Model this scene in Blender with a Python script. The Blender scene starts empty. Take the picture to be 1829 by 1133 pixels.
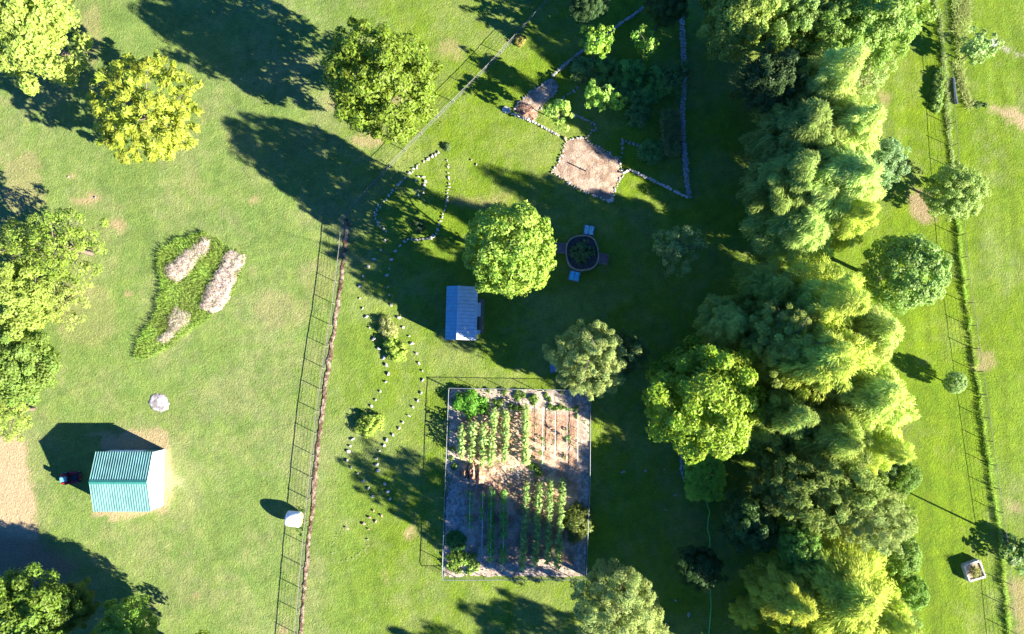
import bpy, bmesh, math, random
import numpy as np
from mathutils import Vector, Matrix

# ------------------------------------------------------------------ camera, sky, sun, exposure
S = bpy.context.scene
COL = S.collection
PXM = 0.055                       # metres per photo pixel on the ground
FPX = 1280.0                      # focal length in photo pixels
HCAM = FPX * PXM                  # flying height
TILT = math.atan(84.0 / FPX)
W0, H0 = 1829.0, 1133.0
cd = bpy.data.cameras.new('camera'); cam = bpy.data.objects.new('camera', cd); COL.objects.link(cam)
cam.location = (0, 0, HCAM); cam.rotation_euler = (TILT, 0, 0)
cd.sensor_fit = 'HORIZONTAL'; cd.sensor_width = 36.0; cd.lens = 36.0 * FPX / W0
cd.clip_start = 0.5; cd.clip_end = 6000
S.camera = cam

SUN_EL = math.radians(24.0)
SDX, SDY = 0.9015, -0.4327          # horizontal direction towards the sun
SUN_AZ = math.atan2(SDX, SDY)
w = bpy.data.worlds.new('World'); S.world = w; w.use_nodes = True
nt = w.node_tree
sky = nt.nodes.new('ShaderNodeTexSky'); sky.sky_type = 'NISHITA'; sky.sun_disc = False
sky.sun_elevation = SUN_EL; sky.sun_rotation = SUN_AZ; sky.air_density = 0.4; sky.dust_density = 0.0; sky.ozone_density = 10.0
tint = nt.nodes.new('ShaderNodeVectorMath'); tint.operation = 'MULTIPLY'; tint.inputs[1].default_value = (0.50, 1.0, 1.25)   # deep clear-sky blue
nt.links.new(sky.outputs[0], tint.inputs[0]); nt.links.new(tint.outputs[0], nt.nodes['Background'].inputs[0])
nt.nodes['Background'].inputs[1].default_value = 0.085
ld = bpy.data.lights.new('sun', 'SUN'); ld.energy = 5.0; ld.angle = math.radians(0.5); ld.color = (1.0, 0.93, 0.80)
sun = bpy.data.objects.new('sun', ld); COL.objects.link(sun)
sun.rotation_euler = Vector((-SDX * math.cos(SUN_EL), -SDY * math.cos(SUN_EL), -math.sin(SUN_EL))).to_track_quat('-Z', 'Y').to_euler()
S.view_settings.view_transform = 'Standard'; S.view_settings.look = 'None'
S.view_settings.exposure = 2.2; S.view_settings.gamma = 1.0
S.cycles.max_bounces = 6; S.cycles.diffuse_bounces = 3; S.cycles.transparent_max_bounces = 4

def P(px, py, z=0.0):
    """photo pixel -> world point at height z"""
    u = (px - W0 / 2) / FPX; v = (py - H0 / 2) / FPX
    y = -v * math.cos(TILT) + math.sin(TILT); zz = -v * math.sin(TILT) - math.cos(TILT)
    t = (z - HCAM) / zz
    return Vector((u * t, y * t, z))
def PA(pts, z=0.0): return [P(a, b, z) for a, b in pts]

RNG = np.random.default_rng(7); random.seed(7)

# ------------------------------------------------------------------ helpers
def tag(o, label=None, cat=None, group=None, kind=None):
    if label: o['label'] = label
    if cat: o['category'] = cat
    if group: o['group'] = group
    if kind: o['kind'] = kind
    return o
def empty(name, loc, rz=0.0):
    o = bpy.data.objects.new(name, None); COL.objects.link(o)
    o.location = loc; o.rotation_euler = (0, 0, rz); o.empty_display_size = 0.3
    return o
def link(name, me, parent=None, mat=None):
    o = bpy.data.objects.new(name, me); COL.objects.link(o)
    if parent: o.parent = parent
    if mat and not me.materials: me.materials.append(mat)
    return o
def np_mesh(name, verts, faces, smooth=False, attrs=None):
    """faces: (n,k) int array"""
    verts = np.asarray(verts, dtype=np.float32); faces = np.asarray(faces, dtype=np.int32)
    me = bpy.data.meshes.new(name)
    n, k = faces.shape
    me.vertices.add(len(verts)); me.vertices.foreach_set('co', verts.ravel())
    me.loops.add(n * k); me.loops.foreach_set('vertex_index', faces.ravel())
    me.polygons.add(n); me.polygons.foreach_set('loop_start', np.arange(0, n * k, k, dtype=np.int32))
    me.polygons.foreach_set('use_smooth', np.full(n, smooth, dtype=bool))
    for an, (ty, data) in (attrs or {}).items():
        a = me.attributes.new(an, ty, 'POINT')
        a.data.foreach_set('color' if ty == 'FLOAT_COLOR' else 'value', np.asarray(data, dtype=np.float32).ravel())
    me.update(calc_edges=True); me.validate()
    return me

class MB:
    """collects simple shapes into one mesh"""
    def __init__(self): self.v = []; self.f = []
    def add(self, vs, fs):
        b = len(self.v); self.v += [tuple(x) for x in vs]; self.f += [tuple(i + b for i in f) for f in fs]
        return self
    def box(self, c, s, rz=0.0, m=None):
        cx, cy, cz = c; sx, sy, sz = s[0] / 2, s[1] / 2, s[2] / 2
        ca, sa = math.cos(rz), math.sin(rz); vs = []
        for dz in (-sz, sz):
            for dx, dy in ((-sx, -sy), (sx, -sy), (sx, sy), (-sx, sy)):
                vs.append((cx + dx * ca - dy * sa, cy + dx * sa + dy * ca, cz + dz))
        return self.add(vs, [(3, 2, 1, 0), (4, 5, 6, 7), (0, 1, 5, 4), (1, 2, 6, 5), (2, 3, 7, 6), (3, 0, 4, 7)])
    def bar(self, a, b, r0, r1=None, n=6):
        return self.tube([a, b], [r0, r1 if r1 is not None else r0], n)
    def tube(self, pts, rad, n=7):
        pts = [Vector(p) for p in pts]; base = len(self.v); L = len(pts)
        for i, p in enumerate(pts):
            d = (pts[min(i + 1, L - 1)] - pts[max(i - 1, 0)]).normalized()
            a = d.cross(Vector((0, 0, 1)) if abs(d.z) < 0.9 else Vector((1, 0, 0))).normalized(); b = d.cross(a)
            for k in range(n):
                t = 2 * math.pi * k / n
                self.v.append(tuple(p + (a * math.cos(t) + b * math.sin(t)) * rad[i]))
        for i in range(L - 1):
            for k in range(n):
                k2 = (k + 1) % n
                self.f.append((base + i * n + k, base + i * n + k2, base + (i + 1) * n + k2, base + (i + 1) * n + k))
        self.f.append(tuple(base + k for k in range(n))[::-1]); self.f.append(tuple(base + (L - 1) * n + k for k in range(n)))
        return self
    def cyl(self, c, r, h, n=20, r2=None):
        return self.tube([c, (c[0], c[1], c[2] + h)], [r, r2 if r2 is not None else r], n)
    def poly(self, pts2, z0, z1):
        n = len(pts2); vs = [(p[0], p[1], z0) for p in pts2] + [(p[0], p[1], z1) for p in pts2]
        fs = [tuple(range(n))[::-1], tuple(range(n, 2 * n))] + [(i, (i + 1) % n, n + (i + 1) % n, n + i) for i in range(n)]
        return self.add(vs, fs)
    def mesh(self, name, smooth=False, bevel=0.0):
        me = bpy.data.meshes.new(name); me.from_pydata(self.v, [], self.f)
        bm = bmesh.new(); bm.from_mesh(me); bmesh.ops.recalc_face_normals(bm, faces=bm.faces)
        if bevel: bmesh.ops.bevel(bm, geom=list(bm.edges), offset=bevel, segments=2, affect='EDGES', clamp_overlap=True)
        bm.to_mesh(me); bm.free()
        for p in me.polygons: p.use_smooth = smooth
        return me
    def build(self, name, mat, parent=None, smooth=False, bevel=0.0):
        return link(name, self.mesh(name, smooth, bevel), parent, mat)

def lattice(seed, n=256): return np.random.default_rng(seed).random((n, n))
_L = [lattice(100 + i) for i in range(6)]
def vnoise(x, y, scale, k=0):
    x = np.asarray(x) * scale + 1000.3; y = np.asarray(y) * scale + 1000.7
    xi = np.floor(x).astype(int); yi = np.floor(y).astype(int); fx = x - xi; fy = y - yi
    fx = fx * fx * (3 - 2 * fx); fy = fy * fy * (3 - 2 * fy); g = _L[k % 6]; n = g.shape[0]
    a = g[xi % n, yi % n]; b = g[(xi + 1) % n, yi % n]; c = g[xi % n, (yi + 1) % n]; d = g[(xi + 1) % n, (yi + 1) % n]
    return a * (1 - fx) * (1 - fy) + b * fx * (1 - fy) + c * (1 - fx) * fy + d * fx * fy
def fbm(x, y, scale, k=0, o=4):
    s = 0; a = 0.5; t = 0
    for i in range(o):
        s = s + a * vnoise(x, y, scale * 2 ** i, k + i); t += a; a *= 0.55
    return s / t
def inside(x, y, poly):
    r = np.zeros(np.shape(x), bool); n = len(poly)
    for i in range(n):
        x1, y1 = poly[i][:2]; x2, y2 = poly[(i + 1) % n][:2]
        c = ((y1 > y) != (y2 > y)) & (x < (x2 - x1) * (y - y1) / (y2 - y1 + 1e-12) + x1)
        r ^= c
    return r
def polydist(x, y, poly, closed=True):
    d = np.full(np.shape(x), 1e9); n = len(poly)
    for i in range(n if closed else n - 1):
        x1, y1 = poly[i][:2]; x2, y2 = poly[(i + 1) % n][:2]
        dx, dy = x2 - x1, y2 - y1; L = dx * dx + dy * dy + 1e-12
        t = np.clip(((x - x1) * dx + (y - y1) * dy) / L, 0, 1)
        d = np.minimum(d, np.hypot(x - x1 - t * dx, y - y1 - t * dy))
    return d
def sdf(x, y, poly):
    d = polydist(x, y, poly); return np.where(inside(x, y, poly), -d, d)
def sstep(a, b, x):
    t = np.clip((x - a) / (b - a), 0, 1); return t * t * (3 - 2 * t)

# ------------------------------------------------------------------ materials
def node_mat(name):
    m = bpy.data.materials.new(name); m.use_nodes = True
    return m, m.node_tree.nodes, m.node_tree.links, m.node_tree.nodes['Principled BSDF']
def mat(name, c, rough=0.8, var=0.3, scale=3.0, bump=0.0, bscale=20.0, metal=0.0, c2=None, spec=0.3):
    m, N, Lk, b = node_mat(name)
    tc = N.new('ShaderNodeTexCoord'); nz = N.new('ShaderNodeTexNoise'); nz.inputs['Scale'].default_value = scale; nz.inputs['Detail'].default_value = 6
    Lk.new(tc.outputs['Object'], nz.inputs['Vector'])
    rp = N.new('ShaderNodeValToRGB'); rp.color_ramp.elements[0].position = 0.3; rp.color_ramp.elements[1].position = 0.7
    c2 = c2 or tuple(min(1, x * (1 + var)) for x in c); lo = tuple(x * (1 - var) for x in c)
    rp.color_ramp.elements[0].color = (*lo, 1); rp.color_ramp.elements[1].color = (*c2, 1)
    Lk.new(nz.outputs['Fac'], rp.inputs[0]); Lk.new(rp.outputs[0], b.inputs['Base Color'])
    b.inputs['Roughness'].default_value = rough; b.inputs['Metallic'].default_value = metal; b.inputs['Specular IOR Level'].default_value = spec
    if bump:
        n2 = N.new('ShaderNodeTexNoise'); n2.inputs['Scale'].default_value = bscale; n2.inputs['Detail'].default_value = 5
        Lk.new(tc.outputs['Object'], n2.inputs['Vector'])
        bp = N.new('ShaderNodeBump'); bp.inputs['Strength'].default_value = bump; bp.inputs['Distance'].default_value = 0.085
        Lk.new(n2.outputs['Fac'], bp.inputs['Height']); Lk.new(bp.outputs[0], b.inputs['Normal'])
    return m
def vcol_mat(name, fine=6.0, amt=0.5, bump=0.5, dist=0.06, bscale=4.0):
    """vertex-attribute albedo with fine procedural grain and relief"""
    m, N, Lk, b = node_mat(name)
    at = N.new('ShaderNodeAttribute'); at.attribute_name = 'col'
    geo = N.new('ShaderNodeNewGeometry')
    n1 = N.new('ShaderNodeTexNoise'); n1.inputs['Scale'].default_value = fine; n1.inputs['Detail'].default_value = 5; n1.inputs['Roughness'].default_value = 0.65
    Lk.new(geo.outputs['Position'], n1.inputs['Vector'])
    mr = N.new('ShaderNodeMapRange'); mr.inputs['From Min'].default_value = 0.3; mr.inputs['From Max'].default_value = 0.7
    mr.inputs['To Min'].default_value = 1 - amt; mr.inputs['To Max'].default_value = 1 + amt
    Lk.new(n1.outputs['Fac'], mr.inputs['Value'])
    vm = N.new('ShaderNodeVectorMath'); vm.operation = 'SCALE'
    Lk.new(at.outputs['Color'], vm.inputs[0]); Lk.new(mr.outputs[0], vm.inputs['Scale']); Lk.new(vm.outputs[0], b.inputs['Base Color'])
    n2 = N.new('ShaderNodeTexNoise'); n2.inputs['Scale'].default_value = bscale; n2.inputs['Detail'].default_value = 4; n2.inputs['Distortion'].default_value = 1.2
    Lk.new(geo.outputs['Position'], n2.inputs['Vector'])
    bp = N.new('ShaderNodeBump'); bp.inputs['Strength'].default_value = bump; bp.inputs['Distance'].default_value = dist
    Lk.new(n2.outputs['Fac'], bp.inputs['Height']); Lk.new(bp.outputs[0], b.inputs['Normal'])
    b.inputs['Roughness'].default_value = 0.9; b.inputs['Specular IOR Level'].default_value = 0.1
    return m
def leaf_mat(name, trans=0.4, gloss=0.25, rough=0.5):
    """leaf colour = object colour x per-leaf variation"""
    m = bpy.data.materials.new(name); m.use_nodes = True; N = m.node_tree.nodes; Lk = m.node_tree.links
    N.clear(); out = N.new('ShaderNodeOutputMaterial')
    oi = N.new('ShaderNodeObjectInfo'); at = N.new('ShaderNodeAttribute'); at.attribute_name = 'var'
    hs = N.new('ShaderNodeHueSaturation')
    mh = N.new('ShaderNodeMapRange'); mh.inputs['To Min'].default_value = 0.48; mh.inputs['To Max'].default_value = 0.52
    mv = N.new('ShaderNodeMapRange'); mv.inputs['To Min'].default_value = 0.55; mv.inputs['To Max'].default_value = 1.45
    Lk.new(at.outputs['Fac'], mv.inputs['Value']); Lk.new(at.outputs['Fac'], mh.inputs['Value'])
    Lk.new(oi.outputs['Color'], hs.inputs['Color']); Lk.new(mv.outputs[0], hs.inputs['Value']); Lk.new(mh.outputs[0], hs.inputs['Hue'])
    pb = N.new('ShaderNodeBsdfPrincipled'); pb.inputs['Roughness'].default_value = rough; pb.inputs['Specular IOR Level'].default_value = gloss
    tr = N.new('ShaderNodeBsdfTranslucent'); mx = N.new('ShaderNodeMixShader'); mx.inputs[0].default_value = trans
    Lk.new(hs.outputs[0], pb.inputs['Base Color']); Lk.new(hs.outputs[0], tr.inputs['Color'])
    Lk.new(pb.outputs[0], mx.inputs[1]); Lk.new(tr.outputs[0], mx.inputs[2]); Lk.new(mx.outputs[0], out.inputs[0])
    return m

M = {}
M['lawn'] = vcol_mat('lawn_grass', 7.5, 0.32, 0.85, 0.10, 4.4)
M['soil'] = vcol_mat('bare_soil', 9.0, 0.45, 0.9, 0.10, 7.0)
M['leaf'] = leaf_mat('broad_leaf', 0.48, 0.28, 0.45)
M['needle'] = leaf_mat('fine_foliage', 0.48, 0.15, 0.6)
M['grass'] = leaf_mat('grass_blade', 0.5, 0.1, 0.6)
M['bark'] = mat('bark', (0.16, 0.12, 0.09), 0.95, 0.4, 6, 0.8, 14)
M['stone'] = mat('pale_stone', (0.50, 0.46, 0.40), 0.9, 0.3, 5, 0.6, 14)
M['stone_grey'] = mat('grey_stone', (0.30, 0.29, 0.26), 0.9, 0.4, 5, 0.6, 14)
M['stone_tan'] = mat('tan_stone', (0.42, 0.30, 0.20), 0.9, 0.3, 5, 0.6, 14)
M['wire'] = mat('galvanised_wire', (0.12, 0.13, 0.13), 0.6, 0.2, 4)
M['post'] = mat('weathered_post', (0.20, 0.18, 0.15), 0.9, 0.3, 6, 0.4, 20)
M['rail'] = mat('pale_rail', (0.26, 0.28, 0.29), 0.5, 0.15, 4, metal=0.3)
M['darkpost'] = mat('dark_green_post', (0.07, 0.10, 0.09), 0.7, 0.2, 4)
M['roof_green'] = mat('green_painted_metal', (0.125, 0.27, 0.245), 0.38, 0.2, 1.2, spec=0.6)
M['roof_cap'] = mat('green_ridge_cap', (0.036, 0.19, 0.155), 0.4, 0.1, 1.2, spec=0.6)
M['white'] = mat('white_siding', (0.78, 0.78, 0.76), 0.5, 0.05, 1.0)
M['white_trim'] = mat('white_trim', (0.7, 0.72, 0.72), 0.45, 0.08, 2.0)
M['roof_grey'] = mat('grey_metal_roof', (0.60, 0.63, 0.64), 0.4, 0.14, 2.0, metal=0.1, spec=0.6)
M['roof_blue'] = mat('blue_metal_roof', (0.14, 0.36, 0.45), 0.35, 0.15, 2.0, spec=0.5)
M['wood'] = mat('weathered_wood', (0.24, 0.18, 0.13), 0.9, 0.3, 5, 0.4, 25)
M['blue_lid'] = mat('blue_plastic', (0.07, 0.55, 0.78), 0.35, 0.3, 4, spec=0.6)
M['pale_blue'] = mat('pale_blue_plastic', (0.35, 0.68, 0.78), 0.3, 0.5, 6, spec=0.6)
M['film'] = mat('white_wrap_film', (0.82, 0.82, 0.80), 0.35, 0.05, 3, 0.25, 9, spec=0.5)
M['straw'] = mat('straw', (0.50, 0.40, 0.22), 0.95, 0.35, 14, 0.8, 40)
M['ash'] = mat('ash', (0.46, 0.44, 0.44), 0.95, 0.45, 6, 0.9, 12)
M['red'] = mat('red_paint', (0.35, 0.02, 0.03), 0.3, 0.1, 4, spec=0.6)
M['black'] = mat('black_rubber', (0.02, 0.02, 0.022), 0.6, 0.2, 8)
M['seat'] = mat('blue_grey_vinyl', (0.10, 0.28, 0.36), 0.4, 0.15, 8)
M['concrete'] = mat('concrete', (0.42, 0.40, 0.40), 0.85, 0.2, 6, 0.3, 30)
M['hose'] = mat('green_hose', (0.14, 0.48, 0.10), 0.5, 0.1, 5)
M['bag'] = mat('blue_grey_plastic', (0.16, 0.26, 0.33), 0.5, 0.25, 6)
M['darkpipe'] = mat('dark_pipe', (0.07, 0.09, 0.11), 0.5, 0.2, 4)
M['vinewood'] = mat('dry_twig', (0.36, 0.30, 0.24), 0.95, 0.3, 10)

# ------------------------------------------------------------------ ground
LX, RX = P(-40, 566)[0], P(1870, 566)[0]; TY, BY = P(914, -40)[1], P(914, 1175)[1]
GS = 0.18
gx = np.concatenate([[-2500, -900, -300, -120, -70], np.arange(LX, RX, GS), [70, 120, 300, 900, 2500]])
gy = np.concatenate([[-2500, -900, -300, -120, -60], np.arange(BY, TY, GS), [60, 120, 300, 900, 2500]])
GX, GY = np.meshgrid(gx, gy)
def photo_xy(X, Y):
    """ground point -> photo pixel (only to paint regions of soil and turf where they lie)"""
    ct, st = math.cos(TILT), math.sin(TILT)
    cy = Y * ct - HCAM * st; cz = -Y * st - HCAM * ct
    return W0 / 2 + FPX * X / (-cz), H0 / 2 - FPX * cy / (-cz)
def ground_colour(X, Y):
    wx = X + (fbm(X, Y, 0.5, 1) - .5) * 1.6; wy = Y + (fbm(X, Y, 0.5, 3) - .5) * 1.6
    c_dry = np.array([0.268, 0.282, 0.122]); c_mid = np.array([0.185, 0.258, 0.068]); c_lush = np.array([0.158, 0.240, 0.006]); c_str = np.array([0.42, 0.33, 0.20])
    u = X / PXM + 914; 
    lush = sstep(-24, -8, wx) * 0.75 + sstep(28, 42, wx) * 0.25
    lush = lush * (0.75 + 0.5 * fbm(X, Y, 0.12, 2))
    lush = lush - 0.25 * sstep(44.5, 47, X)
    n = fbm(X, Y, 0.22, 4); n2 = fbm(X, Y, 1.3, 0)
    dry = sstep(0.38, 0.70, n * 0.6 + n2 * 0.4) * (1 - 0.55 * np.clip(lush, 0, 1))
    C = c_mid[None, None] * np.ones(X.shape + (1,))
    C = C * (1 - lush[..., None]) + c_lush * lush[..., None]
    C = C * (1 - 0.75 * dry[..., None]) + c_dry * 0.75 * dry[..., None]
    # mowing streaks on the eastern strip
    st = (vnoise(X, Y * 0.06, 1.8, 5) - .5) * sstep(30, 36, X) + (vnoise(X + Y * .25, Y * 0.12, 1.4, 2) - .5) * 0.5 + (vnoise((X * .35 - Y * .94) , (X * .94 + Y * .35) * .05, 1.9, 3) - .5) * .45 * sstep(30, 20, X)
    C = C * (1 + 0.28 * st[..., None])
    # weeds and thin turf: small clumps of darker and of paler grass
    f1 = fbm(X, Y, 2.6, 3) - .5; f2 = fbm(X + 40, Y - 17, 1.1, 1) - .5
    C = C * (1 + 0.42 * f1 + 0.22 * f2)[..., None] * np.stack([1 + .28 * f2, 1 + .08 * f2, 1 + .05 * f2], -1)
    # worn and bare patches
    def patch(C, pts, col, soft=0.5, amt=1.0, thr=0.5):
        poly = PA(pts); d = sdf(wx, wy, poly)
        a = sstep(soft, -soft, d) * amt * sstep(thr - .08, thr + .10, 0.0 + 0.9 * fbm(X, Y, 2.2, 1) + 0.12 + 0.25 * sstep(0, -1.2, d))
        return C * (1 - a[..., None]) + np.array(col) * a[..., None]
    tan = (0.46, 0.32, 0.20)
    C = patch(C, [(-60, 775), (45, 785), (62, 880), (72, 960), (40, 1000), (-60, 1000)], (0.52, 0.37, 0.24), 0.5, 1.0, 0.42)
    C = patch(C, [(-60, 950), (75, 960), (140, 1010), (100, 1040), (-60, 1060)], (0.34, 0.21, 0.13), 0.8, 0.9, 0.42)
    C = patch(C, [(150, 770), (305, 770), (312, 830), (306, 905), (296, 912), (240, 930), (170, 925), (190, 800)], (0.44, 0.33, 0.2), 0.4, 0.95, 0.46)
    C = patch(C, [(300, 840), (330, 850), (325, 870), (300, 872)], (0.45, 0.42, 0.26), 0.6, 0.6, 0.45)
    C = patch(C, [(1765, 190), (1830, 195), (1860, 235), (1800, 225)], (0.46, 0.33, 0.21), 0.5, 0.9, 0.45)
    C = patch(C, [(1625, 345), (1668, 340), (1672, 395), (1650, 400), (1632, 385)], (0.36, 0.26, 0.17), 0.5, 0.95, 0.4)
    C = patch(C, [(1790, 86), (1800, 84), (1840, 101), (1840, 109), (1802, 96)], (0.42, 0.37, 0.31), 0.25, 0.8, 0.5)
    C = patch(C, [(1800, 1040), (1840, 1030), (1850, 1120), (1815, 1133)], (0.36, 0.28, 0.14), 0.8, 0.8, 0.45)
    for (a, b, ra, rb, am) in [(205, 400, 16, 9, .8), (150, 352, 26, 10, .7), (122, 315, 9, 5, .9), (165, 352, 8, 8, .8), (232, 530, 9, 6, .8), (460, 358, 12, 8, .6), (505, 555, 45, 35, .2), (575, 500, 30, 40, .2), (655, 245, 30, 14, .6), (800, 85, 26, 22, .4), (40, 330, 40, 60, .35), (150, 560, 60, 60, .2), (660, 180, 90, 20, .4), (738, 955, 5, 12, .9), (500, 1125, 12, 10, .7), (860, 360, 60, 14, .4), (1760, 640, 22, 20, .5), (1752, 655, 6, 6, .9), (160, 60, 20, 60, .35), (345, 1063, 8, 5, .6), (690, 1032, 5, 8, .5), (1812, 905, 12, 10, .5), (1545, 140, 20, 18, .6), (1575, 175, 14, 14, .5)]:
        th = np.linspace(0, 2 * math.pi, 13)[:-1]
        C = patch(C, [(a + ra * math.cos(t), b + rb * math.sin(t)) for t in th], tan, 0.45, am, 0.45)
    # darker, lusher turf under the wood
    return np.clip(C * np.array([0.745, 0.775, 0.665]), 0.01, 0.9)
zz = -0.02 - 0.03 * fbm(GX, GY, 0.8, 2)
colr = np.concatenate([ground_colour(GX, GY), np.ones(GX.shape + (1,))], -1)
ny, nx = GX.shape
idx = np.arange(nx * ny).reshape(ny, nx)
gf = np.stack([idx[:-1, :-1], idx[:-1, 1:], idx[1:, 1:], idx[1:, :-1]], -1).reshape(-1, 4)
me = np_mesh('lawn', np.stack([GX, GY, zz], -1).reshape(-1, 3), gf, True, {'col': ('FLOAT_COLOR', colr.reshape(-1, 4))})
tag(link('lawn', me, None, M['lawn']), kind='structure')

def patch_mesh(name, poly, res, hfun, cfun, z0=0.0, edge=.35):
    """gridded sheet inside a ground polygon with its own relief and colour"""
    poly = [(p[0], p[1]) for p in poly]
    xs = [p[0] for p in poly]; ys = [p[1] for p in poly]
    X, Y = np.meshgrid(np.arange(min(xs) - res, max(xs) + 2 * res, res), np.arange(min(ys) - res, max(ys) + 2 * res, res))
    wx = X + (fbm(X, Y, 1.5, 2) - .5) * edge; wy = Y + (fbm(X, Y, 1.5, 4) - .5) * edge
    d = sdf(wx, wy, poly)
    Z = np.asarray(hfun(X, Y, d)) + z0
    C = np.concatenate([np.clip(cfun(X, Y, d), 0.01, 0.9), np.ones(X.shape + (1,))], -1)
    ny, nx = X.shape; idx = np.arange(nx * ny).reshape(ny, nx)
    f = np.stack([idx[:-1, :-1], idx[:-1, 1:], idx[1:, 1:], idx[1:, :-1]], -1).reshape(-1, 4)
    keep = (d.reshape(-1)[f] < 0).all(1); f = f[keep]
    used = np.unique(f); rem = np.full(nx * ny, -1); rem[used] = np.arange(len(used))
    V = np.stack([X, Y, Z], -1).reshape(-1, 3)[used]
    return np_mesh(name, V, rem[f], True, {'col': ('FLOAT_COLOR', C.reshape(-1, 4)[used])})
def mixc(a, b, t): return np.array(a) * (1 - t[..., None]) + np.array(b) * t[..., None]

# dirt strip below the pasture fence
def ribbon(pts, wl, wr):
    pts = [Vector((p[0], p[1])) for p in pts]; L = []; R = []
    for i, p in enumerate(pts):
        d = (pts[min(i + 1, len(pts) - 1)] - pts[max(i - 1, 0)]).normalized(); n = Vector((-d.y, d.x))
        L.append(p + n * wl); R.append(p - n * wr)
    return L + R[::-1]
FENCE_A = [(618, 392), (614, 440), (607, 500), (597, 575), (585, 650), (572, 745), (561, 850), (550, 960), (541, 1060), (534, 1140), (530, 1180)]
def strip_col(X, Y, d):
    n = fbm(X, Y, 3.0, 1); n2 = fbm(X, Y, 6, 3)
    C = mixc((0.15, 0.09, 0.06), (0.38, 0.28, 0.20), sstep(.40, .62, n)); return C * (1 - 0.75 * sstep(.56, .72, n2)[..., None])
me = patch_mesh('dirt_strip', ribbon(PA(FENCE_A), 0.38, 0.08), 0.09, lambda X, Y, d: 0.02 + 0.16 * np.clip(-d * 2, 0, 1) * fbm(X, Y, 3, 0) , strip_col, 0.0)
tag(link('dirt_strip', me, None, M['soil']), kind='structure')

# garden soil with pale mulch round its edge
GARD = [(803, 693), (1055, 697), (1053, 860), (1046, 1030), (791, 1031), (797, 850)]
def gard_col(X, Y, d):
    n = fbm(X, Y, 1.2, 1); n3 = fbm(X, Y, 4.5, 3)
    u, v = photo_xy(X, Y)
    brown = mixc((0.34, 0.205, 0.13), (0.56, 0.385, 0.265), sstep(.35, .65, n))
    mul = mixc((0.32, 0.245, 0.185), (0.55, 0.445, 0.35), sstep(.35, .65, n3))
    # mulch border: wide on the north side and the west and south corners
    e = sstep(1.15, 0.75, -d + (n - .5) * 1.4); e = np.maximum(e, sstep(742, 728, v + (n - .5) * 20))
    e = np.maximum(e, sstep(1035, 1041, u + (n - .5) * 20)); e = np.maximum(e, sstep(1000, 1010, v + (n - .5) * 14))
    e = np.maximum(e, sstep(836, 828, u + (n - .5) * 20) * sstep(885, 895, v)); 
    C = brown * (1 - e[..., None]) + mul * e[..., None]
    hay = np.exp(-((u - 915) / 45) ** 2 - ((v - 838) / 20) ** 2) * sstep(.3, .6, n3)
    C = C * (1 - hay[..., None]) + np.array((0.60, 0.43, 0.29)) * hay[..., None]
    red = np.exp(-((u - 1000) / 35) ** 2 - ((v - 760) / 22) ** 2) * sstep(.45, .6, n)
    return C * (1 - .6 * red[..., None]) + np.array((0.34, 0.17, 0.10)) * .6 * red[..., None]
me = patch_mesh('garden_soil', PA(GARD), 0.10, lambda X, Y, d: 0.012 + 0.10 * np.clip(-d, 0, .5) * fbm(X, Y, 1.6, 0) + 0.10 * np.clip(-d * 2, 0, 1) * fbm(X, Y, 5, 4), gard_col)
tag(link('garden_soil', me, None, M['soil']), kind='structure')

# sand pit and the narrow planting bed in the stone island
SAND = [(1012, 250), (1042, 245), (1060, 258), (1085, 272), (1105, 285), (1113, 312), (1100, 335), (1093, 360), (1060, 350), (1030, 335), (985, 308), (1000, 285)]
me = patch_mesh('sand_ground', PA(SAND), 0.10, lambda X, Y, d: 0.015 + 0.14 * np.clip(-d, 0, 1) * fbm(X, Y, 1.4, 0), lambda X, Y, d: mixc((0.27, 0.185, 0.125), (0.43, 0.32, 0.235), sstep(.3, .7, fbm(X, Y, 2.2, 1))))
tag(link('sand_ground', me, None, M['soil']), kind='structure')
BED = [(983, 140), (1000, 156), (975, 182), (962, 200), (956, 220), (935, 213), (915, 198), (924, 184), (950, 163)]
me = patch_mesh('bed_soil', PA(BED), 0.08, lambda X, Y, d: 0.015 + 0.14 * np.clip(-d * 2, 0, 1) * fbm(X, Y, 2.5, 0), lambda X, Y, d: mixc((0.27, 0.20, 0.14), (0.45, 0.35, 0.27), sstep(.3, .7, fbm(X, Y, 3.0, 2))))
tag(link('bed_soil', me, None, M['soil']), kind='structure')

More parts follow.
